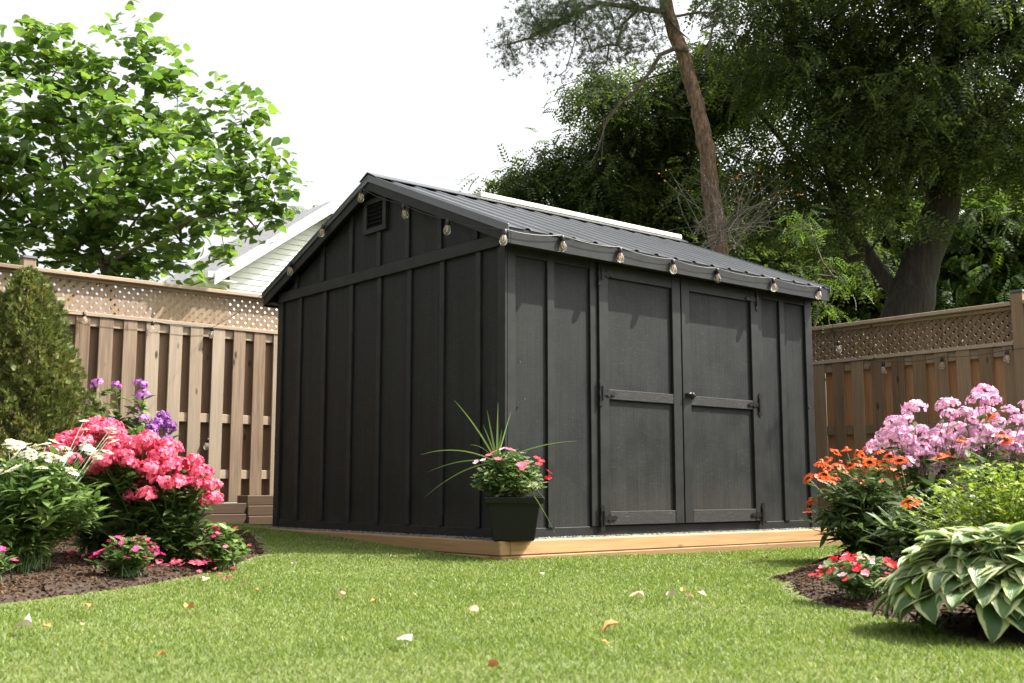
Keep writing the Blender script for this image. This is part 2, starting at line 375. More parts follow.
def bezier_closed(pts, sub=6):
    P = A(pts, float); n = len(P); out = []
    for i in range(n):
        p0, p1, p2, p3 = P[i-1], P[i], P[(i+1) % n], P[(i+2) % n]
        for k in range(sub):
            t = k/sub; out.append(.5*((2*p1)+(-p0+p2)*t+(2*p0-5*p1+4*p2-p3)*t*t+(-p0+3*p1-3*p2+p3)*t**3))
    return A(out)
def G2(px, py): return tuple(ground(px, py)[:2])
left_bed = bezier_closed([(-6.5, -1.9), (-4.6, -1.15), G2(-40, 610), G2(40, 601), G2(110, 592), G2(175, 582), G2(225, 571), G2(262, 557), G2(272, 546), G2(255, 533), (-.45, 3.2), (-.6, 4.05), (-2.5, 4.1), (-6.5, 4.15)])
right_bed = bezier_closed([G2(775, 582), G2(785, 594), G2(820, 606), G2(872, 617), G2(930, 630), G2(990, 645), (-.9, -4.6), (.5, -5.8), (4.4, -6), (4.65, -3), (4.6, -.8), (3.9, -.35), (2.9, -.55), (1.9, -1.05), (.9, -1.55), (.15, -1.9)])
def inside(poly, x, y):
    c = np.zeros(x.shape, bool); n = len(poly)
    for i in range(n):
        x1, y1 = poly[i]; x2, y2 = poly[(i+1) % n]
        if y1 == y2: continue
        c ^= ((y1 > y) != (y2 > y)) & (x < (x2-x1)*(y-y1)/(y2-y1)+x1)
    return c
def edist(poly, x, y):
    d = np.full(x.shape, 1e9)
    for i in range(len(poly)):
        a = poly[i]; b = poly[(i+1) % len(poly)]; ab = b-a; t = np.clip(((x-a[0])*ab[0]+(y-a[1])*ab[1])/max(ab@ab, 1e-9), 0, 1)
        d = np.minimum(d, np.hypot(x-a[0]-t*ab[0], y-a[1]-t*ab[1]))
    return d
def bed_z(poly, x, y):
    s = np.where(inside(poly, x, y), 1, -1)*edist(poly, x, y)
    return gz(x, y)-.02+.048*smooth((s+.04)/.25)+.006*np.sin(x*31)*np.sin(y*27+x*9)
def bed(name, poly):
    lo = poly.min(0)-.05; hi = poly.max(0)+.05; st = .06
    a, b = np.meshgrid(np.arange(lo[0], hi[0], st), np.arange(lo[1], hi[1], st), indexing='ij'); n, m = a.shape
    s = np.where(inside(poly, a, b), 1, -1)*edist(poly, a, b)
    z = bed_z(poly, a, b)
    V = np.stack([a, b, z], -1).reshape(-1, 3); i, j = np.meshgrid(np.arange(n-1), np.arange(m-1), indexing='ij')
    keep = (s[:-1, :-1] > -.1); k = (i*m+j)[keep]; Fq = np.stack([k, k+m, k+m+1, k+1], 1)
    used = np.unique(Fq); mp = np.full(len(V), -1); mp[used] = np.arange(len(used))
    o = link(name, npmesh(name, V[used], mp[Fq]), None, [M['mulch']]); tag(o, kind='structure')
    o.data.polygons.foreach_set('use_smooth', [True]*len(o.data.polygons))
bed('mulch_bed', left_bed); bed('mulch_bed', right_bed)

# bark chips over both beds, and pebbles along the shed
def chips(name, pts, size, mat, label, squash=.35):
    n = len(pts); T = A([(-1, -.5, -.3), (1, -.4, -.3), (.9, .5, -.3), (-.8, .6, -.3), (-.8, -.4, .3), (.7, -.3, .3), (.8, .4, .3), (-.7, .4, .3)])*A([1, 1, squash*1.6])
    TFq = A([(4, 5, 6, 7), (0, 1, 5, 4), (1, 2, 6, 5), (2, 3, 7, 6), (3, 0, 4, 7)])
    V, Fc = scatter(T, TFq, pts, rdir(n, 0, .35), rdir(n, 1.4, .5), size)
    o = link(name, npmesh(name, V, Fc), None, [mat]); tag(o, label, kind='stuff'); return o
P = []
for poly, n in ((left_bed, 60000), (right_bed, 62000)):
    lo = np.maximum(poly.min(0), (-4.6, -5)); hi = np.minimum(poly.max(0), (4, 4.1)); q = RNG.uniform(lo, hi, (n, 2)); e = edist(poly, q[:, 0], q[:, 1])
    q = q[inside(poly, q[:, 0], q[:, 1]) | (e < .03)]; P.append(np.c_[q, bed_z(poly, q[:, 0], q[:, 1])+.006])
P = np.concatenate(P)
chips('bark_mulch', P, RNG.uniform(.0035, .0115, len(P)), M['chip'], 'dark brown bark mulch spread over both flower beds')
n = 5200
q = np.concatenate([np.c_[RNG.uniform(-.13, 3.4, n), RNG.uniform(-.15, .03, n)], np.c_[RNG.uniform(-.15, .03, n), RNG.uniform(-.13, 3.1, n)]])
q = q[~((q[:, 0] > .03) & (q[:, 1] > .03))]
chips('pebbles', np.c_[q, np.full(len(q), .128)+RNG.uniform(0, .010, len(q))], RNG.uniform(.005, .012, len(q)), M['stone'], 'grey pebbles filling the strip between shed and timber edging', .6)
# fallen petals
def petals_on(pxs, n, mat, label):
    T = A([(-.5, -.4, 0), (.5, -.5, .1), (.6, .5, .0), (-.5, .4, .15)]); pts = []
    for (cx, cy, sx, sy), k in pxs:
        for _ in range(k):
            p = ground(random.gauss(cx, sx), random.gauss(cy, sy)); p[2] += .06 if inside(left_bed, A([p[0]]), A([p[1]]))[0] else .03; pts.append(p)
    pts = A(pts); V, Fc = scatter(T, A([(0, 1, 2, 3)]), pts, rdir(len(pts), 0, .2), rdir(len(pts), 2, .5), RNG.uniform(.012, .026, len(pts)))
    tag(link('fallen_petals', npmesh('fallen_petals', V, Fc), None, [mat]), label, kind='stuff')
petals_on([((165, 573, 25, 4), 70), ((200, 573, 10, 3), 30), ((215, 578, 12, 4), 12), ((90, 566, 12, 3), 24)], 0, M['p_hot'], 'pink petals fallen on the left mulch bed')

# ------------------------------------------------------------------ grass
def grass():
    n = 640000
    s = RNG.uniform(2.3, 12.5, n); th = RNG.uniform(-.66, .62, n)
    d = np.cos(th)[:, None]*H+np.sin(th)[:, None]*R_; p = CAM[None]+d*s[:, None]; x, y = p[:, 0], p[:, 1]
    j = RNG.normal(0, .018, n)
    ok = ~((x > -.25-.02) & (y > -.25-.02) & (x < 3.5) & (y < 3.4)) & (y < 4.08+j) & (x < 4.75)
    for poly in (left_bed, right_bed): ok &= ~(inside(poly, x, y) & (edist(poly, x, y) > .012+j))
    x, y, s = x[ok], y[ok], s[ok]; n = len(x); z = gz(x, y)
    patch = np.sin(x*3.1+np.sin(y*2.3)*1.5)*np.sin(y*2.7+np.sin(x*1.9))*.5+.5
    hgt = RNG.uniform(.009, .021, n)*(.85+.3*patch); wd = (.0007+.0003*s)*RNG.uniform(.7, 1.3, n)
    a = RNG.uniform(0, 2*PI, n); side = np.stack([np.cos(a), np.sin(a), np.zeros(n)], 1)
    lean = RNG.normal(0, .5, (n, 2)); L = np.c_[lean, np.ones(n)]
    b = np.stack([x, y, z-.004], 1)
    m = b+L*A([.45, .45, 1])*(hgt*.55)[:, None]; t = b+L*A([1., 1., 1])*hgt[:, None]; w = side*wd[:, None]
    V = np.stack([b-w, b+w, m-w*.8, m+w*.8, t], 1).reshape(-1, 3); k = np.arange(n)*5
    Fc = np.concatenate([np.stack([k, k+1, k+3], 1), np.stack([k, k+3, k+2], 1), np.stack([k+2, k+3, k+4], 1)])
    tag(link('grass', npmesh('grass', V, Fc), None, [M['grass']]), 'short mown green lawn grass', 'grass', kind='stuff')
grass()

# ------------------------------------------------------------------ shed
L, W = 3.33, 3.03; Z0 = .20; ZE = 2.12; SL = math.tan(math.radians(22.4)); ZR = lambda y: 2.797-abs(y-W/2)*SL   # rafter underside line
shed = empty('garden_shed', (0, 0, 0), 'large black board and batten shed with double doors and metal roof', 'shed')
T = MB(); T.box(0, L, 0, .05, .14, ZE-.01); T.build('long_wall', M['paint'], shed)
T = MB(); T.prism([(.051, .14), (W-.051, .14), (W-.051, 2.1), (W/2, ZR(W/2)-.03), (.051, 2.1)], 'x', 0, .05); T.build('gable_wall', M['paint'], shed)
T = MB(); T.prism([(.051, .14), (W-.051, .14), (W-.051, 2.1), (W/2, ZR(W/2)-.03), (.051, 2.1)], 'x', L-.05, L); T.build('gable_wall', M['paint'], shed)
T = MB(); T.box(0, L, W-.05, W, .14, ZE-.01); T.build('long_wall', M['paint'], shed)
def board(name, x0, x1, y0, y1, z0, z1, mat='paint_trim', bev=.0025, parent=shed):
    return MB().box(x0, x1, y0, y1, z0, z1).build(name, M[mat], parent, bev)
t = .019
# gable side (x<0): proud upper siding, battens, band, corner boards
T = MB(); T.prism([(0., 2.05), (W, 2.05), (W, 2.08), (W/2, ZR(W/2)-.035), (0., 2.08)], 'x', -.012, -.002); T.build('upper_siding', M['paint'], shed)
for y in (.27, .68, 1.08, 1.48, 1.88, 2.28, 2.68): board('batten', -t, -.001, y-.026, y+.026, Z0, 2.045)
for y, lo in ((.29, 2.13), (.70, 2.13), (1.10, 2.13), (1.48, 2.13), (1.88, 2.13), (2.31, 2.13), (2.74, 2.13)):
    hi = ZR(y)-.045
    if y == 1.48: hi = 2.40
    if hi > lo+.03: board('batten', -.012-t, -.013, y-.026, y+.026, lo, hi)
board('band_board', -.012-t-.004, -.0135, .0, W, 2.045, 2.128)
board('skirt_board', -.010, -.001, .0, W, .135, Z0)
board('corner_board', -t-.003, -.001, -.022, .055, .14, 2.045)
board('corner_board', -t-.003, -.001, W-.06, W+.02, .14, 2.045)
# long side (y<0)
board('corner_board', 0, .07, -t-.003, -.001, .14, 2.04)
board('corner_board', L-.075, L+.02, -t-.003, -.001, .14, 2.04)
board('frieze_board', 0.0, L+.02, -t-.006, -.0012, 2.042, 2.118)
for x in (.385, .785, 2.645, 2.94): board('batten', x-.032, x+.032, -t, -.001, Z0, 2.04)
for a, b in ((.07, .353), (.417, .753), (2.677, 2.908), (2.972, L-.075)): board('header_board', a, b, -t+.002, -.0015, 1.985, 2.04)
board('skirt_board', 0.01, L, -.010, -.001, .135, Z0)
# doors
def door(x0, x1, hinge_left, prefix_label):
    d = empty('door', (x0 if hinge_left else x1, 0, .205), None, None); d.parent = shed
    if prefix_label: d['label'] = prefix_label
    ox = d.location.x; f = lambda n, a, b, c, e, g, h, mt='paint_trim': MB().box(a-ox, b-ox, c, e, g-.205, h-.205).build(n, M[mt], d, .0025)
    f('door_panel', x0+.005, x1-.005, -.012, -.002, .205, 2.035, 'paint'); sw = .095
    f('stile', x0+.004, x0+sw, -.035, -.0125, .207, 2.033); f('stile', x1-sw, x1-.004, -.035, -.0125, .207, 2.033)
    for a, b in ((.207, .30), (1.075, 1.145), (1.94, 2.033)): f('door_rail', x0+sw+.001, x1-sw-.001, -.033, -.0125, a, b, 'worn' if b < 1.5 else 'paint_trim')
    hx = x0+.01 if hinge_left else x1-.01; s = 1 if hinge_left else -1
    for zc in (.255, 1.115, 1.96):
        hn = MB(); y0, y1 = -.042, -.0355
        # butt plate with flared ends, then a tapering strap with a spade tip
        hn.prism([(-.013, -.075), (.013, -.075), (.022, -.055), (.010, -.03), (.020, 0), (.010, .03), (.022, .055), (.013, .075), (-.013, .075), (-.006, .03), (-.013, 0), (-.006, -.03)], 'y', y0, y1)
        hn.prism([(.016, -.016), (.05, -.010), (.062, -.022), (.08, -.009), (.105, -.014), (.128, 0), (.105, .014), (.08, .009), (.062, .022), (.05, .010), (.016, .016)], 'y', y0, y1)
        hn.tube([(0.012, -.045, -.04), (0.012, -.045, .04)], .007, 8)
        hn.v = [(v[0]*s*1.2+hx-ox, v[1], v[2]*1.2+zc-.205) for v in hn.v]
        ho = hn.build('hinge', M['hardware'] if zc < 1.9 else M['paint_trim'], d, 0)
        bl = MB()
        for bx, bz in ((.05, 0), (.09, 0), (.0, .055), (.0, -.055)): bl.lathe([(.0045, 0), (.004, .003), (0, .004)], 6, 0, (0, 0, 0)); 
    return d
door(.82, 1.68, True, 'left shed door with a horizontal middle rail')
dr = door(1.684, 2.61, False, 'right shed door carrying the latch handle')
hb = MB(); ox = dr.location.x; hx = 1.76-ox; hz = 1.145-.205
hb.box(hx-.05, hx+.05, -.040, -.036, hz-.02, hz+.02); hb.tube([(hx-.055, -.058, hz+.006), (hx-.02, -.062, hz+.01), (hx+.03, -.055, hz), (hx+.05, -.05, hz)], [.011, .012, .009, .007], 10)
hb.tube([(hx-.02, -.04, hz), (hx-.02, -.06, hz)], .008, 8)
h = hb.build('latch_handle', M['hardware'], dr, 0, True)
kb = MB(); kb.lathe([(0, .012), (.009, .010), (.011, 0), (.009, -.008), (0, -.01)], 12, 0, (hx+.0, -.068, hz+.008)); kb.build('latch_knob', M['cap_metal'], h, 0, True)
# small screw eyes on the long wall
for x, z in ((.10, 1.28), (.14, 1.04), (3.27, 1.13)): MB().lathe([(.0, .006), (.006, .004), (.007, -.006), (0, -.006)], 8, 0, (x, -.027, z)).build('screw_hook', M['cap_metal'], shed)
# vent
vf = MB(); vy, vz, a, b = 1.52, 2.535, .155, .135
for q in ((vy-a, vy-a+.045, vz-b, vz+b), (vy+a-.045, vy+a, vz-b, vz+b), (vy-a+.045, vy+a-.045, vz-b, vz-b+.04), (vy-a+.045, vy+a-.045, vz+b-.04, vz+b)):
    vf.box(-.045, -.0125, q[0], q[1], q[2], q[3])
vent = vf.build('gable_vent', M['paint_trim'], shed, .002)
lv = MB()
for k in range(6):
    z = vz-b+.05+k*.033; lv.hexa([(-.040, vy-a+.046, z-.008), (-.040, vy+a-.046, z-.008), (-.036, vy+a-.046, z-.010), (-.036, vy-a+.046, z-.010)][::-1], [(-.018, vy-a+.046, z+.016), (-.018, vy+a-.046, z+.016), (-.014, vy+a-.046, z+.014), (-.014, vy-a+.046, z+.014)][::-1])
lv.build('louvre', M['hardware'], vent)
# roof: deck, ribbed steel sheets, ridge, fascias
X0, X1 = -.10, L+.10; OV = .13; nrm = math.hypot(1, SL)
def roofz(y, up=0): return 2.817-abs(y-W/2)*SL+up
for s in (1, -1):
    ye = -OV if s == 1 else W+OV; yr = W/2
    d = MB(); d.prism([(ye, roofz(ye)-.028), (yr, roofz(yr)-.028), (yr, roofz(yr)-.004), (ye, roofz(ye)-.004)], 'x', X0+.02, X1-.02); d.build('roof_deck', M['paint_trim'], shed)
    prof = []; x = X0-.015; per = .205
    while x < X1+.0:
        prof += [(x, .0), (x+per-.055, 0), (x+per-.040, .013), (x+per-.016, .013)]
        x += per
    prof.append((x, 0)); prof = [(min(a, X1+.015), b) for a, b in prof]
    m = MB(); n = len(prof); yes = ye-.025*s
    top = [(a, yes, roofz(yes, b+.006)) for a, b in prof]+[(a, yr, roofz(yr, b+.006)) for a, b in prof]
    bot = [(a, b_, c-.004) for a, b_, c in top]
    f = [(i, i+1, n+i+1, n+i) for i in range(n-1)]; g = [(q[3]+2*n, q[2]+2*n, q[1]+2*n, q[0]+2*n) for q in f]
    e = [(i+1, i, 2*n+i, 2*n+i+1) for i in range(n-1)]+[(0, n, 3*n, 2*n), (2*n-1, n-1, 3*n-1, 4*n-1)]
    m.add(top+bot, f+g+e); sc = m
    for i in range(int((X1-X0)/per)+1):
        for yy in (.08, .55, 1.0, 1.4):
            y = ye+s*yy; sc.lathe([(.009, 0), (.008, .004), (.004, .005), (.004, .009), (0, .009)], 6, 0, (X0-.015+i*per+.03, y, roofz(y, .006)))
    m.build('roof_sheet', M['roof'], shed)
    fy = ye-.0 if s == 1 else ye
    MB().box(X0+.02, X1-.02, min(fy, fy-.019*s), max(fy, fy-.019*s), roofz(ye)-.115, roofz(ye)-.005).build('fascia', M['paint_trim'], shed, .002)
    MB().box(X0+.02, X1-.02, min(ye+.001*s, s*.0+(0 if s == 1 else W)), max(ye+.001*s, (0 if s == 1 else W)), roofz(ye)-.10, roofz(ye)-.09).build('soffit', M['paint_trim'], shed)
    for xg, sg in ((X0, -1), (X1, 1)):
        r = MB(); x_a, x_b = sorted((xg, xg-sg*.019))
        r.prism([(ye-.02*s, roofz(ye-.02*s)-.105), (yr-.0005*s, roofz(yr)-.105), (yr-.0005*s, roofz(yr)-.004), (ye-.02*s, roofz(ye-.02*s)-.004)], 'x', x_a, x_b); r.build('rake_board', M['paint_trim'], shed, .002)
        r = MB(); x_a, x_b = sorted((xg+sg*.001, xg+sg*.012))
        r.prism([(ye-.03*s, roofz(ye-.03*s)-.035), (yr-.0005*s, roofz(yr)-.035), (yr-.0005*s, roofz(yr)+.022), (ye-.03*s, roofz(ye-.03*s)+.022)], 'x', x_a, x_b); r.build('rake_trim', M['roof'], shed, .002)
rc = MB(); zr = roofz(W/2)
rc.prism([(W/2-.11, zr+.028-.11*SL), (W/2, zr+.034), (W/2+.11, zr+.028-.11*SL), (W/2+.11, zr+.034-.11*SL), (W/2, zr+.042), (W/2-.11, zr+.034-.11*SL)], 'x', X0-.02, X1+.015); rc.build('ridge_cap', M['roof'], shed)
# pale strip, sun glare on the cap put into colour, along the ridge towards the far end
MB().prism([(W/2-.05, zr+.022), (W/2+.05, zr+.022), (W/2+.045, zr+.068), (W/2-.045, zr+.068)], 'x', .95, X1+.0).build('ridge_glare_strip', M['ridge'], shed, .006)

# timber edging: two courses, each timber is a thing
def timber(x0, x1, y0, y1, z0, z1, mat, label):
    c = ((x0+x1)/2, (y0+y1)/2, z0)
    o = MB().box(x0-c[0], x1-c[0], y0-c[1], y1-c[1], 0, z1-z0).build('landscape_timber', M[mat], None, .006); o.location = c
    return tag(o, label, 'timber', 'timbers edging the shed base')
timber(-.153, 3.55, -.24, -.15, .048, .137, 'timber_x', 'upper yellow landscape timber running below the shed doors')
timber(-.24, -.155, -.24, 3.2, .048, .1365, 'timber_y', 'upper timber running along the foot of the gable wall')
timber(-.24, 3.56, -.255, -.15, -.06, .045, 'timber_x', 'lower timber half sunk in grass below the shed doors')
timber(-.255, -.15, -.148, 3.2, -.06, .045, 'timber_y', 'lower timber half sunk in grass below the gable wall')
tag(MB().box(-.149, 3.55, -.149, 3.2, -.05, .122).build('gravel_pad', M['stone']), kind='structure')

# ------------------------------------------------------------------ fences
def lattice_mesh(w, z0, z1, thick=.007, pitch=.083, lath=.052):
    """two crossed layers of diagonal laths clipped to a rectangle w by (z1-z0)"""
    m = MB(); h = z1-z0
    for layer, sgn in ((0, 1), (1, -1)):
        y0 = -thick if layer == 0 else 0.0005; y1 = -.0005 if layer == 0 else thick
        x = -h
        while x < w+h:
            a, b = (x, x+h) if sgn == 1 else (x+h, x)
            poly = [(a, z0), (a+lath, z0), (b+lath, z1), (b, z1)]
            for lim, keep in ((0., 1), (w, -1)):
                out = []
                for i in range(len(poly)):
                    p, q = poly[i], poly[(i+1) % len(poly)]; pi, qi = (p[0]-lim)*keep >= 0, (q[0]-lim)*keep >= 0
                    if pi: out.append(p)
                    if pi != qi: tt = (lim-p[0])/(q[0]-p[0]); out.append((lim, p[1]+tt*(q[1]-p[1])))
                poly = out
                if not poly: break
            if len(poly) >= 3: m.prism(poly, 'y', y0, y1)
            x += pitch
    return m
def boards_mesh(w, h):
    m = MB(); m.prism([(-w/2, 0), (w/2, 0), (w/2, h), (-w/2, h)], 'y', -.009, .009); return m.mesh('board', .003)

def fence(label, origin, rz, length, posts, zb, zt, front0, matx, first_rail=1.08, fm=None, step=.243, spans=None):
    """local x runs along the fence, local -y faces the garden"""
    f = empty('wooden_fence', (origin[0], origin[1], 0), label, 'fence', None, rz)
    zl = zt-.335
    bm_f = boards_mesh(.126, zl-.03-zb); bm_r = boards_mesh(.148, zl-.03-zb)
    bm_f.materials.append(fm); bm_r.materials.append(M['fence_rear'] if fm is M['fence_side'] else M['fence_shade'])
    x = front0
    while x < length-.08:
        if not any(abs(x-p) < .075 for p in posts):
            o = bpy.data.objects.new('board', bm_f); COL.objects.link(o); o.parent = f; o.location = (x, -.029+random.uniform(-.001, .001), zb); o.rotation_euler = (0, random.gauss(0, .0022), random.gauss(0, .01))
        x2 = x+step/2
        if x2 < length-.08 :
            o = bpy.data.objects.new('rear_board', bm_r); COL.objects.link(o); o.parent = f; o.location = (x2, .029, zb); o.rotation_euler = (0, random.gauss(0, .002), 0)
        x += step
    edges = sorted(posts+[0., length]); edges = sorted(set(edges))
    for a, b in zip(edges[:-1], edges[1:]):
        a2 = a+(.053 if a in posts else 0); b2 = b-(.053 if b in posts else 0)
        if b2-a2 < .1: continue
        for z in (zb+.22, first_rail-.045, zl-.115): MB().box(a2, b2, -.0185, .0185, z, z+.085).build('rail', matx, f, .003)
        MB().box(a2, b2, -.048, .022, zl-.028, zl+.006).build('lattice_rail', matx, f, .003)
        MB().box(a2, b2, -.016, .03, zt-.05, zt-.024).build('lattice_rail', matx, f, .003)
        lp = lattice_mesh(b2-a2, zl+.007, zt-.051); lp.v = [(v[0]+a2, v[1], v[2]) for v in lp.v]; lp.build('lattice_panel', M['lattice'], f)
        MB().box(a2, b2, -.075, .065, zt-.0235, zt+.012).build('cap_rail', matx, f, .004)
    for p in posts:
        po = MB().box(p-.052, p+.052, -.055, .05, -.1, zt+.085).build('post', fm, f, .004)
        MB().hexa([(p-.062, -.065, zt+.085), (p+.062, -.065, zt+.085), (p+.062, .06, zt+.085), (p-.062, .06, zt+.085)], [(p-.056, -.059, zt+.108), (p+.056, -.059, zt+.108), (p+.056, .054, zt+.108), (p-.056, .054, zt+.108)]).build('post_cap', M['cap_metal'], po, .002)
    return f
YF, XF, FSTEP = 4.38, 4.83, .2145
# back fence: world x from -4.6 to 4.8 ; posts every 2.4 m, one at x=-1.96
fence('weathered cedar fence with lattice top running behind the left flower bed', (-4.9, YF), 0, 9.68, [.78, 3.18, 5.95, 8.3], .33, 2.335, (4.9-1.24) % FSTEP, M['fence_x'], 1.12, M['fence'], step=FSTEP)
# side fence: world y from 3.5 down to -5 ; local x = -y
fence('shaded cedar fence with lattice top and orange gaps behind the coneflowers', (XF, 4.30), -PI/2, 9.8, [.6, 2.98, 5.40, 7.82], .10, 2.04, (4.30-.92) % FSTEP, M['fence_y'], 1.02, M['fence_side'], step=FSTEP)
# raised timber step under the back fence
def stack_timber(x0, x1, y0, y1, z0, z1, label):
    c = ((x0+x1)/2, (y0+y1)/2, z0); o = MB().box(x0-c[0], x1-c[0], y0-c[1], y1-c[1], 0, z1-z0).build('retaining_timber', M['timber_shaded'], None, .006); o.location = c
    tag(o, label, 'timber', 'brown timbers stacked under the back fence')
stack_timber(-3.6, .262, 4.08, 4.30, .10, .225, 'lower brown timber of the long stack under the fence')
stack_timber(-3.6, .262, 4.09, 4.30, .228, .325, 'upper brown timber of the long stack under the fence')
stack_timber(0.266, 2.6, 4.05, 4.30, .10, .205, 'bottom timber of the taller stack beside the shed')
stack_timber(0.266, 2.6, 4.07, 4.30, .208, .30, 'middle timber of the taller stack beside the shed')
stack_timber(0.266, 2.6, 4.09, 4.30, .303, .395, 'top timber of the taller stack beside the shed')

# ------------------------------------------------------------------ string lights
BULB = MB().lathe([(0, -.105), (.008, -.103), (.018, -.093), (.0235, -.078), (.022, -.062), (.015, -.045), (.0105, -.036), (.010, -.03)], 14).mesh('bulb', 0, True); BULB.materials.append(M['glass'])
SOCK = MB().lathe([(.011, -.040), (.0135, -.037), (.0135, -.012), (.010, -.004), (.005, 0), (0, 0)], 10).mesh('socket', 0, True); SOCK.materials.append(M['hardware'])
FIL = MB().tube([(-.004, 0, -.045), (-.006, 0, -.07), (0, 0, -.08), (.006, 0, -.07), (.004, 0, -.045)], .0022, 5).mesh('filament'); FIL.materials.append(plain('warm_filament', (.7, .42, .15), .4))
def string(label, cable_pts, bulbs, base):
    s = empty('string_lights', base, label, 'string lights', 'string lights around the garden'); b = Vector([float(c) for c in base])
    for pts in cable_pts:
        m = MB(); P = [Vector([float(c) for c in p])-b for p in pts]; Q = []
        for i in range(len(P)-1):
            d = (P[i+1]-P[i]).length; nn = max(2, int(d/.05))
            for k in range(nn):
                t_ = k/nn; q = P[i].lerp(P[i+1], t_); q.z -= 4*t_*(1-t_)*min(.018, .04*d); Q.append(q)
        Q.append(P[-1]); m.tube(Q, .0025, 5).build('cable', M['cable'], s)
    for p in bulbs:
        o = bpy.data.objects.new('socket', SOCK); COL.objects.link(o); o.parent = s; o.location = Vector([float(c) for c in p])-b; o.rotation_euler = (random.gauss(0, .12), random.gauss(0, .12), random.uniform(0, 6)); o.scale = (1.12,)*3
        g = bpy.data.objects.new('bulb', BULB); COL.objects.link(g); g.parent = o
        g = bpy.data.objects.new('filament', FIL); COL.objects.link(g); g.parent = o
def on(px, py, axis, val):
    v = FW*F+R_*(px-512)+UP*(341.5-py); return CAM+v*((val-CAM[axis])/v[axis])
eb = [on(x, y, 1, -.168) for x, y in ((505, 229), (562, 235), (620, 247), (673, 259), (717, 268), (773, 278), (820, 287))]
gb = [on(x, y, 0, -.128) for x, y in ((290, 262), (324, 224), (361, 188), (403, 204), (448, 219))]
string('string of clear bulbs hooked along the shed gable and door side eave', [eb, gb+[eb[0]], [gb[0], (-.12, W+OV, 2.13)]], eb+gb, (0, -.16, 2.1))
yb = YF-.075
fl = [(x, yb, z) for x, z in ((-3.9, 1.97), (-2.9, 1.97))]+[on(x, y, 1, yb) for x, y in ((84, 312), (153, 321), (213, 327))]
drop = [on(213, 327, 1, yb), on(211, 380, 1, yb), on(208, 440, 1, yb), on(206, 470, 1, yb)]
string('string of clear bulbs along the lattice rail of the back fence', [fl, [(-.12, W+OV, 2.13), fl[-1]], drop], fl[1:]+[on(208, 438, 1, yb)], (-1.5, yb, 1.95))
xb = XF-.08
fr = [(3.44, -.15, 2.08), on(835, 350, 0, xb), on(883, 362, 0, xb), on(942, 357, 0, xb), on(1007, 350, 0, xb), (xb, -2.0, 1.70), (xb, -3., 1.70)]
string('string of clear bulbs along the lattice rail of the shaded side fence', [fr], [on(838, 341, 0, xb-.25)]+fr[2:], (xb, 0, 1.7))

# ------------------------------------------------------------------ plants
def stems_to(base, tips, r=.004, sag=.12):
    """tapering curved stems from round the base to each tip; returns mesh builder and per stem polylines"""
    m = MB(); lines = []
    for tp in tips:
        b = A([random.gauss(0, .035), random.gauss(0, .035), 0]); tp = A(tp, float); L_ = []
        for k in range(6):
            u = k/5; p = b+(tp-b)*u; out = A([tp[0]-b[0], tp[1]-b[1], 0]); p = p-out*sag*math.sin(PI*u)*1.2; L_.append(p)
        m.tube(L_, [r*(1-.5*k/5) for k in range(6)], 4, 0, False); lines.append(A(L_))
    return m, lines
def leaves_on(lines, per, lo=.1, hi=.95, size=(.06, .1), up=.35, droop=0.):
    P, U = [], []
    for L_ in lines:
        for k in range(per):
            u = random.uniform(lo, hi)*(len(L_)-1.001); i = min(int(u), len(L_)-2); p = L_[i]+(L_[i+1]-L_[i])*(u-i); a = random.uniform(0, 2*PI)
            P.append(p); U.append((math.cos(a), math.sin(a), up+random.gauss(0, .35)-droop))
    P, U = A(P), A(U); n = len(P); return P, U, np.c_[RNG.normal(0, .35, (n, 2)), np.ones(n)], RNG.uniform(size[0], size[1], n)
def foliage(root, parts, mat, name='foliage'):
    V, Fc = merge(parts); return link(name, npmesh(name, V, Fc), root, [M[mat]])
def heads(root, meshes, tips, scale=(.85, 1.15), name='flower_head', tilt=.25, outward=0.):
    for tp in tips:
        o = bpy.data.objects.new(name, random.choice(meshes)); COL.objects.link(o); o.parent = root; o.location = [float(c) for c in tp]
        d = Vector((float(tp[0])*outward+random.gauss(0, tilt), float(tp[1])*outward+random.gauss(0, tilt), 1))
        o.rotation_euler = (d.to_track_quat('Z', 'Y').to_matrix() @ Matrix.Rotation(random.uniform(0, 6.3), 3, 'Z')).to_euler()
        s = random.uniform(*scale); o.scale = (s, s, s)
def petal_flower(n, r, w, cup=0., r0=.0, droop=0.):
    """n petals as a (V, F) patch facing +z"""
    V, Fc = [], []
    for i in range(n):
        a = 2*PI*i/n+random.gauss(0, .06); c, s = math.cos(a), math.sin(a); k = len(V)
        for (u, v, z) in ((r0, 0, 0), (r*.55, w*.8, cup*.5-droop*.3), (r, w*.35, cup-droop), (r, -w*.35, cup-droop), (r*.55, -w*.8, cup*.5-droop*.3)):
            V.append((u*c-v*s, u*s+v*c, z))
        Fc += [(k, k+1, k+2), (k, k+2, k+3), (k, k+3, k+4)]
    return A(V, float), A(Fc)
def cluster_head(mat, rad=.06, n=38, fr=.014, flat=.75, full=False, name='phlox_head'):
    T_, TF_ = petal_flower(5, fr, fr*.55); d = rdir(n, .0 if full else .55, 1.)
    if not full: d[:, 2] = np.abs(d[:, 2])*.95-.12
    P_ = d*rad*RNG.uniform(.8, 1.08, (n, 1))*A([1, 1, flat]); V, Fc = scatter(T_[:, [2, 0, 1]], TF_, P_, norm(d+RNG.normal(0, .25, d.shape)), rdir(n), RNG.uniform(.85, 1.15, n))
    me = npmesh(name, V, Fc); me.materials.append(M[mat]); return me
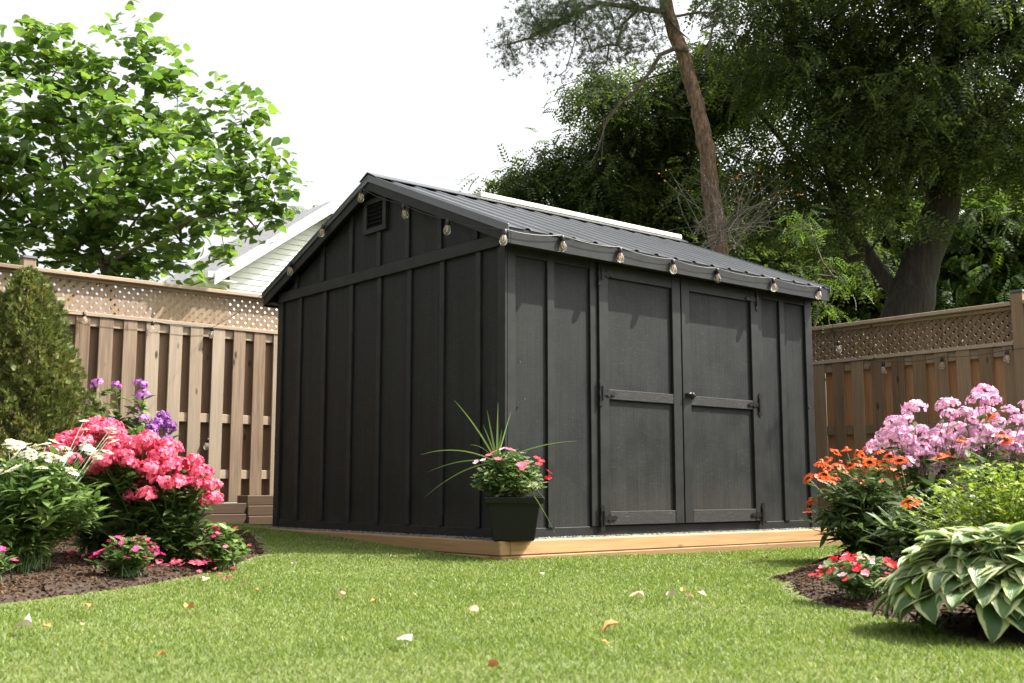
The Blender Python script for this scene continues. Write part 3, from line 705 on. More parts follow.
def daisy_head(petmat, cenmat, n=14, r=.04, w=.007, droop=.0, ch=.012, cr=.014):
    T_, TF_ = petal_flower(n, r, w, 0, cr*.6, droop); k = len(T_); m = MB()
    m.add(T_, [tuple(f) for f in TF_], 0); m.lathe([(cr, -.003), (cr*1.02, ch*.35), (cr*.75, ch*.85), (0, ch)], 9, 1)
    me = m.mesh('bloom', 0, False); me.materials.append(M[petmat]); me.materials.append(M[cenmat]); return me
def simple_flower(mat, r=.018, eye='c_yellow'):
    T_, TF_ = petal_flower(5, r, r*.62, .003); m = MB(); m.add(T_, [tuple(f) for f in TF_], 0); m.lathe([(r*.12, .001), (0, .003)], 6, 1)
    me = m.mesh('flower', 0, False); me.materials.append(M[mat]); me.materials.append(M[eye]); return me
def dome_tips(n, rx, ry, h, flat=.55, edge=.4, minr=0.):
    T_ = []
    for i in range(n):
        r = math.sqrt((i+.5)/n)*(1-minr)+minr; a = i*2.39996+random.gauss(0, .25); r = min(1, max(.01, r+random.gauss(0, .05)))
        z = h*(1-flat*r**2.2)+random.gauss(0, h*.04); T_.append((rx*r*math.cos(a), ry*r*math.sin(a), max(.05, z)))
    return T_
def bedpoint(px, py, poly, dz=0):
    g = ground(px, py)
    for _ in range(8):
        z = float(bed_z(poly, A([g[0]]), A([g[1]]))[0]); v = FW*F+R_*(px-512)+UP*(341.5-py); g = CAM+v*((z-CAM[2])/v[2])
    g[2] = z; return g
def basez(px, depth, poly):
    p = at(px, 500, depth); p[2] = float(bed_z(poly, A([p[0]]), A([p[1]]))[0]); return p

HOT = [cluster_head('p_hot', .062, 62, .0130) for _ in range(4)]
PINK = [cluster_head('p_pink', .068, 60, .0130, .85) for _ in range(4)]
PURP = [cluster_head('p_purple', .045, 32, .013, .8) for _ in range(3)]
ALLI = [cluster_head('p_allium', .043, 170, .009, 1., True) for _ in range(2)]
CONE = [daisy_head('p_orange', 'c_cone', 14, r, .0095, dr_, .018, .015) for r, dr_ in ((.044, .002), (.040, .010), (.042, .018))]
DAIS = [daisy_head('p_white', 'c_yellow', 18, .040, .0065, .004, .008, .009) for _ in range(2)]
F_MAG = [simple_flower('p_magenta', .021)]; F_RED = [simple_flower('p_red', .021)]; F_PAL = [simple_flower('p_pale', .02, 'p_red')]; F_HOT = [simple_flower('p_hot', .02)]

def phlox(px, depth, poly, rx, h, n, HM, label, flat, hs=(.75, 1.08), extra=0, leafn=26, bias=(0, 0)):
    b = basez(px, depth, poly); root = empty('phlox', b, label, 'flowering plant', None)
    tips = [(x+bias[0]*z, y+bias[1]*z, z) for x, y, z in dome_tips(n, rx, rx, h, flat)]
    m, lines = stems_to(b, tips); m.build('stems', M['stem'], root)
    m2, l2 = stems_to(b, dome_tips(extra, rx*1.05, rx*1.05, h*.7, .7)) if extra else (None, [])
    if m2: m2.build('stems', M['stem'], root)
    foliage(root, [scatter(T_LANCE, F_LANCE3, *leaves_on(lines+l2, leafn, .12, .93, (.065, .115), .25))], 'l_phlox')
    heads(root, HM, tips, hs, outward=.4); return root
lb, rb = left_bed, right_bed
# left bed
phlox(98, 6.2, lb, .27, .685, 46, HOT, 'tall hot pink phlox behind the white daisies', .22, extra=22)
phlox(140, 6.05, lb, .27, .625, 50, HOT, 'broad hot pink phlox mound in the middle of the left bed', .25, extra=26)
phlox(177, 5.95, lb, .22, .51, 36, HOT, 'low hot pink phlox clump facing the shed', .35, extra=24)
def tallphlox():
    b = basez(126, 7.6, lb); root = empty('phlox', b, 'tall mauve phlox with separate stems in front of the fence', 'flowering plant')
    tips = [at(px, py, d)-b for px, py, d in ((97, 384, 7.8), (116, 386, 7.7), (141, 385, 7.8), (143, 396, 7.7), (85, 405, 7.8), (92, 417, 7.7), (111, 424, 7.6), (142, 421, 7.7), (134, 411, 7.85), (100, 438, 7.5), (86, 440, 7.6))]
    m, l = stems_to(b, tips, .005, .05); m.build('stems', M['stem'], root)
    xt = [at(random.uniform(84, 150), random.uniform(408, 440), 7.6+random.uniform(-.2, .2))-b for _ in range(16)]; m2, l2 = stems_to(b, xt, .004, .08); m2.build('stems', M['stem'], root)
    foliage(root, [scatter(T_LANCE*A([1, 1.3, 1]), F_LANCE3, *leaves_on(l+l2, 75, .2, .97, (.07, .12), .1))], 'l_daisy'); heads(root, PURP, tips, (.75, 1.35))
tallphlox()
def alliums():
    b = basez(160, 7.4, lb); root = empty('allium', b, 'violet globe alliums beside the mauve phlox', 'flowering plant')
    tips = [at(px, py, d)-b for px, py, d in ((156, 424, 7.2), (163, 418, 7.3), (170, 427, 7.2), (167, 442, 6.9), (152, 430, 7.15))]
    m, l = stems_to(b, tips, .004, .03); m.build('stems', M['stem'], root)
    foliage(root, [scatter(T_LANCE, F_LANCE3, *leaves_on(l, 26, .0, .8, (.1, .2), .6))], 'l_phlox'); heads(root, ALLI, tips, (.85, 1.1))
alliums()
def daisies():
    b = basez(28, 5.45, lb); root = empty('daisy_bush', b, 'leafy bright green bush topped with white daisies', 'flowering plant')
    tips = []
    for i in range(150):
        a = random.uniform(0, 2*PI); r = math.sqrt(random.random()); tips.append((.37*r*math.cos(a), .37*r*math.sin(a), .52*(1-.5*r**2.4)+random.gauss(0, .03)))
    m, l = stems_to(b, tips, .0035, .18); m.build('stems', M['stem'], root)
    foliage(root, [scatter(T_LANCE, F_LANCE3, *leaves_on(l, 22, .25, 1., (.07, .13), .35))], 'l_daisy')
    ft = [at(px+random.gauss(0, 3), py-2+random.gauss(0, 3), d-.45)-b for px, py, d in 2* ((8, 447, 6.1), (16, 449, 6.0), (24, 446, 6.2), (33, 450, 6.1), (38, 447, 6.2), (12, 455, 5.9), (20, 457, 5.8), (30, 458, 5.9), (35, 462, 5.7), (45, 456, 5.9), (52, 460, 5.8), (56, 448, 6.1), (60, 453, 6.), (62, 463, 5.8), (68, 456, 6.), (42, 466, 5.7), (15, 467, 5.7), (83, 446, 6.2), (88, 448, 6.2), (94, 451, 6.1), (103, 457, 6.1), (84, 428, 6.5), (110, 431, 6.5), (112, 443, 6.4), (3, 470, 5.6), (74, 470, 5.7), (-8, 455, 5.9), (-20, 450, 6.), (-30, 458, 5.9), (98, 459, 6.))]
    m, l = stems_to(b, ft, .0025, .1); m.build('stems', M['stem'], root); heads(root, DAIS, ft, (.65, .95), tilt=.35, name='flower')
daisies()
def mound(name, px, depth, poly, r, h, fl, label, nst=60, mat='l_pot', leaf=(.03, .05), per=12, outer=.5, cat='flowering plant'):
    b = basez(px, depth, poly); root = empty(name, b, label, cat)
    tips = dome_tips(nst, r, r, h, .6); m, l = stems_to(b, tips, .0025, .15); m.build('stems', M['stem'], root)
    foliage(root, [scatter(T_OVAL, F_LANCE3, *leaves_on(l, per, .3, 1.02, leaf, .35))], mat)
    for meshes, k in fl:
        tt = []
        for _ in range(k):
            a = random.uniform(0, 2*PI); q = random.uniform(.1, 1)**.5; tt.append((r*1.03*q*math.cos(a), r*1.03*q*math.sin(a), h*(1-.55*q**2.2)+.012))
        heads(root, meshes, tt, (.65, 1.0), 'flower', .4, 2.4)
    return root
mound('impatiens', 131, 5.35, lb, .155, .18, [(F_MAG, 34), (F_HOT, 6)], 'small magenta impatiens at the front of the left bed', mat='l_phlox')
mound('impatiens', 224, 5.95, lb, .15, .24, [(F_MAG, 9), (F_HOT, 5)], 'loose leafy impatiens with few crimson blooms nearest the shed', 46, 'l_daisy', (.04, .065))
mound('impatiens', -12, 5.0, lb, .12, .16, [(F_MAG, 20)], 'magenta impatiens at the left edge of the picture', mat='l_phlox')
# cedar
def cedar():
    b = basez(16, 7.55, lb); root = empty('cedar', b, 'dense conical young cedar in front of the fence post', 'tree')
    MB().tube([(0, 0, 0), (.01, 0, .6), (-.01, .01, 1.2), (0, 0, 1.7)], [.045, .035, .02, .005], 8).build('trunk', M['bark_thin'], root)
    n = 18000; z = 1.75*(1-RNG.random(n)**.62); z = RNG.permutation(z); a = RNG.uniform(0, 2*PI, n); u = z/1.75
    prof = .56*np.power(np.clip(1-u, 0, 1), .60)*(1-.22*np.clip((.25-u)/.25, 0, 1))
    lump = 1+.13*np.sin(a*3+z*5)+.13*np.sin(a*7-z*11+1)+.12*np.sin(a*11+z*23)+.08*np.sin(a*19-z*37)
    r = prof*lump*(1-.5*RNG.random(n)**2.5)
    P_ = np.stack([r*np.cos(a), r*np.sin(a), z+.04], 1); U_ = np.stack([np.cos(a), np.sin(a), np.full(n, .9)], 1)+RNG.normal(0, .45, (n, 3))
    foliage(root, [scatter(T_FAN, F_FAN, P_, U_, rdir(n), RNG.uniform(.03, .058, n))], 'l_cedar', 'crown')
cedar()
# right bed
def coneflowers():
    b = basez(868, 7.0, rb); root = empty('coneflower', b, 'clump of orange coneflowers beside the shed corner', 'flowering plant')
    pts = [(811, 500), (809, 511), (808, 478), (821, 462), (825, 474), (827, 459), (836, 452), (840, 463), (846, 449), (850, 465), (857, 452), (862, 455), (868, 446), (858, 463), (866, 467), (872, 458), (878, 450), (885, 463), (876, 470), (893, 467), (835, 476), (852, 479), (862, 482), (843, 470), (829, 468), (899, 475), (820, 478), (880, 479), (890, 456), (855, 497), (905, 482), (847, 489), (870, 462), (832, 480)]
    tips = [at(px, py, 7.0+random.uniform(-.3, .3))-b for px, py in pts]
    m, l = stems_to(b, tips, .003, .12); m.build('stems', M['stem'], root)
    m2, l2 = stems_to(b, dome_tips(70, .42, .42, .5, .6)); m2.build('stems', M['stem'], root)
    foliage(root, [scatter(T_LANCE, F_LANCE3, *leaves_on(l+l2, 24, .1, .9, (.08, .15), .15))], 'l_cone')
    heads(root, CONE, tips, (.8, 1.15), tilt=.5)
    b = basez(925, 5.6, rb); root = empty('coneflower', b, 'scattered orange coneflowers in front of the pale pink phlox', 'flowering plant')
    tips = [at(px, py, d)-b for px, py, d in ((910, 501, 5.2), (962, 440, 5.6), (940, 457, 5.5), (900, 460, 5.8), (948, 455, 5.6), (990, 415, 5.9), (1007, 440, 5.6), (1002, 434, 5.6))]
    m, l = stems_to(b, tips, .003, .06); m.build('stems', M['stem'], root)
    m2, l2 = stems_to(b, dome_tips(46, .36, .36, .42, .6)); m2.build('stems', M['stem'], root)
    foliage(root, [scatter(T_LANCE, F_LANCE3, *leaves_on(l+l2, 22, .1, .85, (.08, .15), .15))], 'l_cone'); heads(root, CONE, tips, (.9, 1.2), tilt=.25)
coneflowers()
def pinkphlox(px, depth, pts, label):
    b = basez(px, depth, rb); root = empty('phlox', b, label, 'flowering plant')
    pts = pts+[(a+random.gauss(0, 10), c+random.uniform(6, 26)) for a, c in pts if c > 415][:12]
    tips = [at(a, c+4, depth+random.uniform(-.25, .25))-b for a, c in pts]
    m, l = stems_to(b, tips, .0045, .08); m.build('stems', M['stem'], root)
    foliage(root, [scatter(T_LANCE, F_LANCE3, *leaves_on(l, 26, .2, .93, (.07, .12), .1))], 'l_phlox'); heads(root, PINK, tips, (.75, 1.1), outward=.2, tilt=.2)
pinkphlox(925, 6.2, [(888, 433), (896, 420), (906, 436), (914, 406), (905, 418), (921, 428), (930, 440), (915, 444), (936, 432), (950, 412), (944, 426), (952, 440), (958, 424), (925, 452), (940, 450), (900, 448), (912, 452), (961, 449), (905, 460), (947, 402), (902, 429)], 'soft pink phlox nearest the orange coneflowers')
pinkphlox(985, 6.1, [(985, 390), (978, 397), (992, 398), (966, 410), (975, 418), (968, 430), (985, 412), (980, 436), (998, 420), (1010, 408), (1004, 432), (1020, 418), (1030, 405), (1018, 437), (1035, 428), (1048, 415), (972, 444), (990, 446), (1012, 450), (1040, 442), (1060, 430), (1055, 410), (988, 462)], 'tallest soft pink phlox near the fence post')
def goldbush():
    b = basez(1012, 4.95, rb); root = empty('golden_shrub', b, 'yellow green small leaved shrub behind the hosta', 'shrub')
    tips = dome_tips(210, .50, .50, .53, .5); m, l = stems_to(b, tips, .0025, .2); m.build('stems', M['stem'], root)
    foliage(root, [scatter(T_OVAL, F_LANCE3, *leaves_on(l, 34, .3, 1.02, (.02, .038), .3))], 'l_gold')
goldbush()
def hosta_leaf():
    V, Fc, uv = [], [], []; nu, nv = 9, 7
    for i in range(nu):
        u = i/(nu-1); w = .40*(math.sin(PI*min(1, u**.66))**.7)*(1-.12*u)+.0005
        for j in range(nv):
            v = j/(nv-1)-.5; V.append((u, 2*v*w*(1+.03*math.sin(u*23+j)), .10*abs(2*v)**1.3*(1-.4*u)-.42*u*u*.6+.10*math.sin(u*3)+.018*math.sin(u*25)*abs(v)*2)); uv.append((j/(nv-1), u))
    for i in range(nu-1):
        for j in range(nv-1): a = i*nv+j; Fc.append((a, a+nv, a+nv+1, a+1))
    return A(V), A(Fc), A(uv)
def hosta_plant(px, depth, r, h, n, label):
    b = basez(px, depth, rb); root = empty('hosta', b, label, 'plant'); T_, TF_, UV_ = hosta_leaf()
    P_, U_, W_, S_ = [], [], [], []; st = MB()
    for i in range(n):
        k = math.sqrt((i+.5)/n); a = i*2.39996+random.gauss(0, .2); el = .40-1.0*k**2.1+random.gauss(0, .22)
        rad = r*(.08+.66*k); z = h*(math.sqrt(max(0, 1-(.97*k)**2))*.92+.05)+random.gauss(0, .012)
        ca, sa = math.cos(a), math.sin(a); p = A([rad*ca, rad*sa, z]); a2 = a+random.gauss(0, .5); P_.append(p); ce, se = math.cos(el), math.sin(el)
        U_.append(A([math.cos(a2)*ce, math.sin(a2)*ce, se])); W_.append(A([-se*ca, -se*sa, ce])+A([ca, sa, 0])*.25+RNG.normal(0, .16, 3)); S_.append(random.uniform(.092, .128)*(.85+.3*k))
        st.tube([(p[0]*.15, p[1]*.15, 0), (p[0]*.45, p[1]*.45, z*.8), p], [.005, .004, .003], 5, 0, False)
    V, Fc = scatter(T_, TF_, A(P_), A(U_), A(W_), A(S_)); me = npmesh('foliage', V, Fc, uv=np.tile(UV_, (n, 1))); me.polygons.foreach_set('use_smooth', [True]*len(me.polygons))
    link('foliage', me, root, [M['l_hosta']]); st.build('stems', M['stem'], root)
hosta_plant(1004, 3.62, .42, .285, 360, 'large hosta with cream edged leaves at the lawn edge')
mound('impatiens', 858, 4.55, rb, .185, .165, [(F_RED, 40), (F_PAL, 16), (F_HOT, 5)], 'low red and pale pink impatiens in front of the coneflowers', 64, 'l_pot')
def sprout():
    b = basez(918, 3.62, rb); root = empty('lily_sprout', b, 'small bright green sprout at the lawn edge below the hosta', 'plant')
    m, l = stems_to(b, [(0, 0, .09), (.03, -.02, .07), (-.04, .02, .08)], .003); m.build('stem', M['stem'], root)
    foliage(root, [scatter(T_LANCE*A([1, .7, 1]), F_LANCE3, *leaves_on(l, 9, .3, 1, (.06, .1), .6))], 'l_lily')
sprout()

# ------------------------------------------------------------------ flower pot on the corner
def pot():
    c = (-.085, -.18, .138); root = empty('flower_pot', c, 'square dark green plastic pot on the timber corner', 'flower pot', None, math.radians(-38))
    def sq(h): return [(-h, -h), (h, -h), (h, h), (-h, h)]
    m = MB(); lv_ = [(.125, 0), (.142, .11), (.157, .215), (.157, .225), (.180, .225), (.186, .268), (.176, .268), (.168, .23), (.14, .18)]
    vs = []; 
    for h, z in lv_: vs += [(x, y, z) for x, y in sq(h)]
    f = [(0, 3, 2, 1)]; n = len(lv_)
    for i in range(n-1):
        for k in range(4): f.append((i*4+k, i*4+(k+1) % 4, (i+1)*4+(k+1) % 4, (i+1)*4+k))
    m.add(vs, f); m.build('pot_body', M['pot'], root, .006)
    s = MB(); s.add([(x, y, .232) for x, y in sq(.165)], [(0, 1, 2, 3)]); s.build('soil', M['soil'], root)
    b = A([c[0]-.02, c[1]+.02, .37])
    pl = empty('potted_impatiens', b, 'pink and red impatiens mound growing in the square pot', 'flowering plant')
    tips = dome_tips(190, .235, .235, .31, .66); mm, l = stems_to(b, tips, .0025, .1); mm.build('stems', M['stem'], pl)
    foliage(pl, [scatter(T_OVAL, F_LANCE3, *leaves_on(l, 15, .35, 1.02, (.032, .055), .2, .1))], 'l_pot')
    def fl(meshes, pts, s=(1, 1.3)):
        heads(pl, meshes, [at(px, py, d)-b for px, py, d in pts], s, 'flower', .25, 2.)
    fl([F_PAL[0], F_HOT[0]], [(476, 462, 6.9), (489, 455, 6.95), (494, 452, 6.9), (502, 449, 6.9), (508, 449, 6.95), (513, 450, 6.9), (523, 453, 6.9), (520, 465, 6.75), (523, 468, 6.75), (526, 463, 6.78), (483, 460, 6.85), (498, 459, 6.8)])
    fl(F_RED, [(537, 458, 6.85), (541, 461, 6.85), (549, 472, 6.8), (548, 478, 6.8), (539, 464, 6.8)])
    sp = empty('spike_grass', b, 'spiky arching grass blades rising from the pot', 'plant')
    m = MB(); base = at(497, 462, 6.97)-b
    for (tx, ty), hgt, dd in (((454, 400), .05, 0), ((487, 410), .0, .0), ((498, 402), .0, .1), ((502, 429), .0, -.05), ((483, 425), .02, .1), ((420, 455), .10, .05), ((428, 472), .07, -.1), ((425, 497), .09, -.15), ((578, 441), .06, .05), ((556, 535), .16, -.15), ((545, 500), .1, -.1), ((511, 412), .02, .2), ((470, 445), .06, .2)):
        tip = at(tx, ty, 6.97+dd)-b; mid = (base+tip)/2+A([0, 0, hgt]); pts = []
        for k in range(11):
            u = k/10; pts.append((1-u)**2*base+2*u*(1-u)*mid+u*u*tip)
        d = norm(tip-base); side = norm(np.cross(d, A([0, 0, 1.])+H*.8)); w = [.0065*(1-(k/10)**2.2)+.0006 for k in range(11)]
        vs = []
        for k, p in enumerate(pts): vs += [p-side*w[k], p+A([0, 0, -.3*w[k]]), p+side*w[k]]
        m.add(vs, [q for k in range(10) for q in ((k*3, k*3+1, k*3+4, k*3+3), (k*3+1, k*3+2, k*3+5, k*3+4))])
    m.build('leaf_blades', M['l_spike'], sp)
pot()

# ------------------------------------------------------------------ fallen leaves on the lawn, one thing each
FLV = [(22, 636, 'pale', 1.5, 'large pale curled leaf in the lower left corner of the lawn'), (46, 635, 'orange', .7, 'small orange leaf right of the large pale curled one'),
       (88, 615, 'orange', .9, 'upright orange leaf on grass below the left mulch bed'), (83, 634, 'tan', .6, 'tiny tan leaf under the upright orange leaf'),
       (160, 666, 'orange', .7, 'lone small orange leaf lowest on the left lawn'), (189, 615, 'orange', 1.1, 'crumpled brown orange leaf in mid left lawn'),
       (205, 586, 'tan', 1.2, 'flat tan leaf on the lawn just off the mulch edge'), (244, 592, 'tan', 1.3, 'folded tan leaf above a small flat one, left lawn'),
       (256, 596, 'orange', .8, 'small flat yellow brown leaf touching the folded tan leaf'), (294, 568, 'pale', .8, 'small pale leaf farthest back near the gable shade'),
       (341, 601, 'tan', 1.0, 'tan leaf with an orange one to its right, mid lawn'), (374, 608, 'orange', .7, 'tiny orange leaf standing in mid lawn'),
       (473, 619, 'tan', 1.1, 'cream leaf on the lawn below the flower pot'), (404, 650, 'pale', 1.3, 'bright triangular pale leaf in the centre foreground'),
       (493, 677, 'orange', .8, 'orange leaf at the very bottom edge of the lawn'), (637, 603, 'tan', 1.5, 'large crumpled pinkish tan leaf right of centre'),
       (672, 602, 'pale', 1.2, 'flat whitish leaf right of the crumpled pinkish one'), (682, 597, 'orange', .6, 'tiny orange leaf just behind the flat whitish leaf'),
       (690, 604, 'tan', .7, 'small tan leaf between two whitish leaves'), (702, 600, 'pale', .8, 'upright whitish leaf at the right of the row'),
       (612, 634, 'orange', 1.5, 'large tan and orange folded leaf in the right foreground'), (606, 654, 'orange', .6, 'tiny orange scrap below the large folded leaf'),
       (542, 580, 'pale', .7, 'small white leaf on the lawn near the timber edging'), (766, 562, 'tan', .6, 'tiny tan leaf on the lawn near the right end of the edging')]
for px, py, kind_, s, lab in FLV:
    p = ground(px, py); T_ = T_HEART.copy(); rr = random.Random(px); n = len(T_)
    T_[:, 2] += A([rr.gauss(0, .16)*(1 if i not in (0,) else 0) for i in range(n)]); T_[:, 2] += .35*np.abs(T_[:, 1]); T_[:, 0] -= .5
    V, Fc = scatter(T_, F_HEART, A([[0, 0, 0.]]), A([[math.cos(px), math.sin(px), .12]]), A([[rr.gauss(0, .3), rr.gauss(0, .3), 1]]), A([.04*s]))
    o = link('fallen_leaf', npmesh('fallen_leaf', V, Fc), None, [M['leaf_'+kind_]]); o.location = [p[0], p[1], p[2]+.030]
    tag(o, lab, 'leaf', 'dry leaves fallen on the lawn')

# ------------------------------------------------------------------ trees
def grow(trunk, clusters, rt, r_tip=.006, power=.42, jit=.12, seg=.45, extra_trunks=()):
    """join cluster centres to the nearest wood already grown; returns a builder of the limbs"""
    nodes = [A(p, float) for p in trunk]; par = [i-1 for i in range(len(trunk))]; fixed = len(trunk)
    for et in extra_trunks:
        d = [np.linalg.norm(q-A(et[0])) for q in nodes]; pr = int(np.argmin(d))
        for p in et: nodes.append(A(p, float)); par.append(pr); pr = len(nodes)-1
    cl = sorted([A(c) for c in clusters], key=lambda c: min(np.linalg.norm(c-nodes[i]) for i in range(len(nodes))))
    ends = []
    for c in cl:
        N = A(nodes); d = np.linalg.norm(N-c, axis=1)+.6*np.clip(N[:, 2]-c[2], 0, None); i = int(np.argmin(d)); p = N[i]; dist = np.linalg.norm(c-p); k = max(1, int(dist/seg)); pr = i
        for j in range(1, k+1):
            u = j/k; q = p+(c-p)*u+(RNG.normal(0, jit*seg, 3) if j < k else 0)+A([0, 0, .12*dist*math.sin(PI*u)]); nodes.append(q); par.append(pr); pr = len(nodes)-1
        ends.append(pr)
    cnt = np.zeros(len(nodes))
    for e in ends:
        i = e
        while i >= 0: cnt[i] += 1; i = par[i]
    tot = max(1, len(ends)); m = MB(); rad = np.maximum(r_tip, rt*(cnt/tot)**power)
    for i in range(fixed, len(nodes)):
        p = par[i]; ra = min(rad[p], rad[i]*1.35); m.tube([nodes[p], nodes[i]], [ra, rad[i]], 5 if rad[i] < .05 else 9, 0, False)
    return m, A(nodes), rad
def blob_points(blobs, n):
    w = A([b[3]*b[4]*b[5] for b in blobs], float); w /= w.sum(); out = []
    for b, k in zip(blobs, RNG.multinomial(n, w)):
        d = rdir(k); r = RNG.random((k, 1))**.45; out.append(A(b[:3])+(d*r)@A([R_*b[3], H*b[4], [0, 0, b[5]]]))
    return np.concatenate(out)
def blobs_px(lst):
    """(px, py, depth, radius across, radius in depth, radius up) in metres"""
    return [(*at(a, b, d), rx, ry, rz) for a, b, d, rx, ry, rz in lst]

def broadleaf():
    base = at(112, 470, 11.2); base[2] = 0; root = empty('broadleaf_tree', base, 'multi stemmed tree with big heart shaped leaves behind the left fence', 'tree')
    bl = blobs_px([(10, 150, 11, .85, .9, .75), (-70, 190, 11, .9, .9, 1.0), (95, 150, 11.2, 1.0, 1.0, .75), (60, 90, 11, .42, .5, .45), (150, 130, 11, .6, .7, .55), (20, 95, 11, .4, .5, .35), (200, 175, 11, .62, .7, .5), (240, 205, 10.8, .36, .45, .40), (130, 215, 11, 1.0, .8, .5), (30, 235, 11, .9, .8, .45), (215, 135, 11, .3, .3, .28), (225, 245, 10.6, .28, .3, .26), (178, 95, 11, .22, .3, .25), (255, 235, 10.6, .22, .25, .22), (-30, 90, 11.2, .5, .5, .4), (180, 252, 10.8, .45, .4, .25), (60, 255, 11, .5, .5, .22), (130, 258, 11, .45, .4, .18), (262, 215, 10.6, .2, .2, .3), (20, 262, 11, .6, .5, .2), (95, 262, 11.3, .6, .5, .2), (160, 268, 11.2, .4, .4, .12)])
    cen = blob_points(bl, 235)-base
    tops = A([at(px, py, 11.)-base for px, py in ((45, 35), (50, 50), (65, 55), (142, 42), (150, 62), (178, 82), (146, 75), (240, 105), (242, 125), (270, 165), (275, 200), (100, 60), (15, 55), (245, 150), (265, 185), (268, 210), (80, 75), (5, 60))])
    trunk = [(0, 0, 0), (.02, 0, .8), (.0, .02, 1.5), (0.03, 0, 2.0)]
    et = [[at(100, 255, 11.2)-base, at(70, 190, 11.2)-base, at(55, 120, 11)-base], [at(105, 262, 11.2)-base, at(150, 200, 11)-base, at(190, 150, 11)-base], [at(98, 250, 11.2)-base, at(100, 180, 11.)-base, at(110, 110, 11)-base], [at(110, 262, 11.)-base, at(180, 225, 10.8)-base, at(235, 205, 10.7)-base]]
    MB().tube(trunk, [.10, .08, .07, .06], 10).build('trunk', M['bark_thin'], root, 0, True)
    m, nd, rad = grow(trunk, list(cen)+list(tops), .045, .003, .48, .12, .35, et); m.build('branches', M['bark_thin'], root)
    # leaves strung alternately along short shoots
    P_, U_ = [], []
    for c in list(cen)+list(tops)*2:
        for s in range(4):
            d = norm(A([random.gauss(0, 1), random.gauss(0, 1), random.gauss(.35, .5)])); Ls = random.uniform(.25, .5); st = c+RNG.normal(0, .10, 3)
            for k in range(8):
                a = norm(d*.5+np.cross(d, A([0, 0, 1.]))*(1 if k % 2 else -1)+RNG.normal(0, .3, 3)+A([0, 0, -.25])); P_.append(st+d*Ls*(k/8-.3)); U_.append(a)
    P_, U_ = A(P_), A(U_); n = len(P_); W_ = np.c_[RNG.normal(0, .55, (n, 2)), np.ones(n)]
    foliage(root, [scatter(T_HEART, F_HEART, P_, U_, W_, RNG.uniform(.07, .135, n))], 'l_big', 'crown')
broadleaf()

def sprays(cen, per, spread, size, T_=T_PIN, TF_=F_PIN, droop=.4, zsp=.5):
    n = len(cen)*per; c = np.repeat(cen, per, 0); off = RNG.normal(0, spread, (n, 3)); off[:, 2] *= (zsp or .8); off[:, 2] -= .35*np.hypot(off[:, 0], off[:, 1])
    d = off*A([1, 1, .3])/spread*.5+RNG.normal(0, .5, (n, 3)); d[:, 2] -= droop; W_ = np.c_[RNG.normal(0, .6, (n, 2)), np.ones(n)]
    return scatter(T_, TF_, c+off, d, W_, RNG.uniform(size[0], size[1], n))
def treeobj(name, label, base, trunk, radii, blobs, ncl, per, spread, size, leaf, bark='bark', et=(), rt=.2, template=(T_PIN, F_PIN), droop=.42, group=None, tips=(), extra_cl=None, rtip=.008, tn=14):
    root = empty(name, base, label, 'tree', group); tr = [A(p)-base for p in trunk]
    # trunk resampled with slight irregularity
    Q, Rr = [], []
    for i in range(len(tr)-1):
        for k in range(5):
            u = k/5; Q.append(tr[i]+(tr[i+1]-tr[i])*u+(RNG.normal(0, .012, 3) if (i or k) else 0)); Rr.append((radii[i]*(1-u)+radii[i+1]*u)*random.uniform(.96, 1.05))
    Q.append(tr[-1]); Rr.append(radii[-1])
    MB().tube(Q, Rr, tn).build('trunk', M[bark], root, 0, True)
    cen = blob_points(blobs, ncl)-base
    if len(tips): cen = np.concatenate([cen, A(tips)-base])
    m, nd, rad = grow(tr, list(cen), rt, rtip, .45, .15, .6, [[A(p)-base for p in e] for e in et]); m.build('branches', M[bark], root, 0, True)
    foliage(root, [sprays(cen, per, spread, size, *template, droop)], leaf, 'crown'); return root

# big dark locust at the right
b = at(905, 420, 14.); b[2] = 0
treeobj('locust_tree', 'huge dark locust tree with thick forked trunk behind the right fence', b,
        [b, at(905, 318, 14), at(918, 270, 14), at(940, 215, 14), at(950, 160, 14), at(948, 60, 14), at(940, -60, 14)], [.36, .30, .25, .22, .19, .14, .09],
        blobs_px([(800, 55, 14, 1.25, 1.2, 1.1), (880, 30, 13.5, 1.6, 1.6, 1.2), (985, 60, 13.2, 1.2, 1.4, 1.4), (1060, 20, 13.5, 1.4, 1.4, 1.6), (830, 140, 14.2, 1.2, 1.2, .9), (900, 110, 13, 1.2, 1., .8), (1000, 140, 13.4, 1.0, .8, .6), (760, 160, 14.6, 1.0, 1., .7), (750, -40, 15.5, .9, .9, .7), (860, -80, 14, 2.2, 1.8, 1.), (1010, -90, 14, 1.8, 1.8, 1.), (860, 195, 13.6, .8, .6, .45), (790, 215, 15.2, .9, .6, .6), (1080, 160, 14, .9, 1., .9), (735, 70, 16, .7, .6, .6), (665, 125, 15.6, .62, .6, .45), (622, 100, 15.6, .4, .4, .3), (600, 125, 15.6, .22, .3, .3), (830, 250, 16, .9, .5, .6)]),
        225, 66, .27, (.19, .32), 'l_locust', et=[[at(905, 306, 14.), at(880, 272, 14.1), at(850, 228, 14.2), at(832, 180, 14.3), at(822, 110, 14.3)], [at(868, 255, 14.1), at(848, 260, 14.8), at(838, 230, 15), at(825, 200, 15)], [at(945, 180, 14), at(985, 130, 13.6), at(1030, 60, 13.5)]], rt=.15)
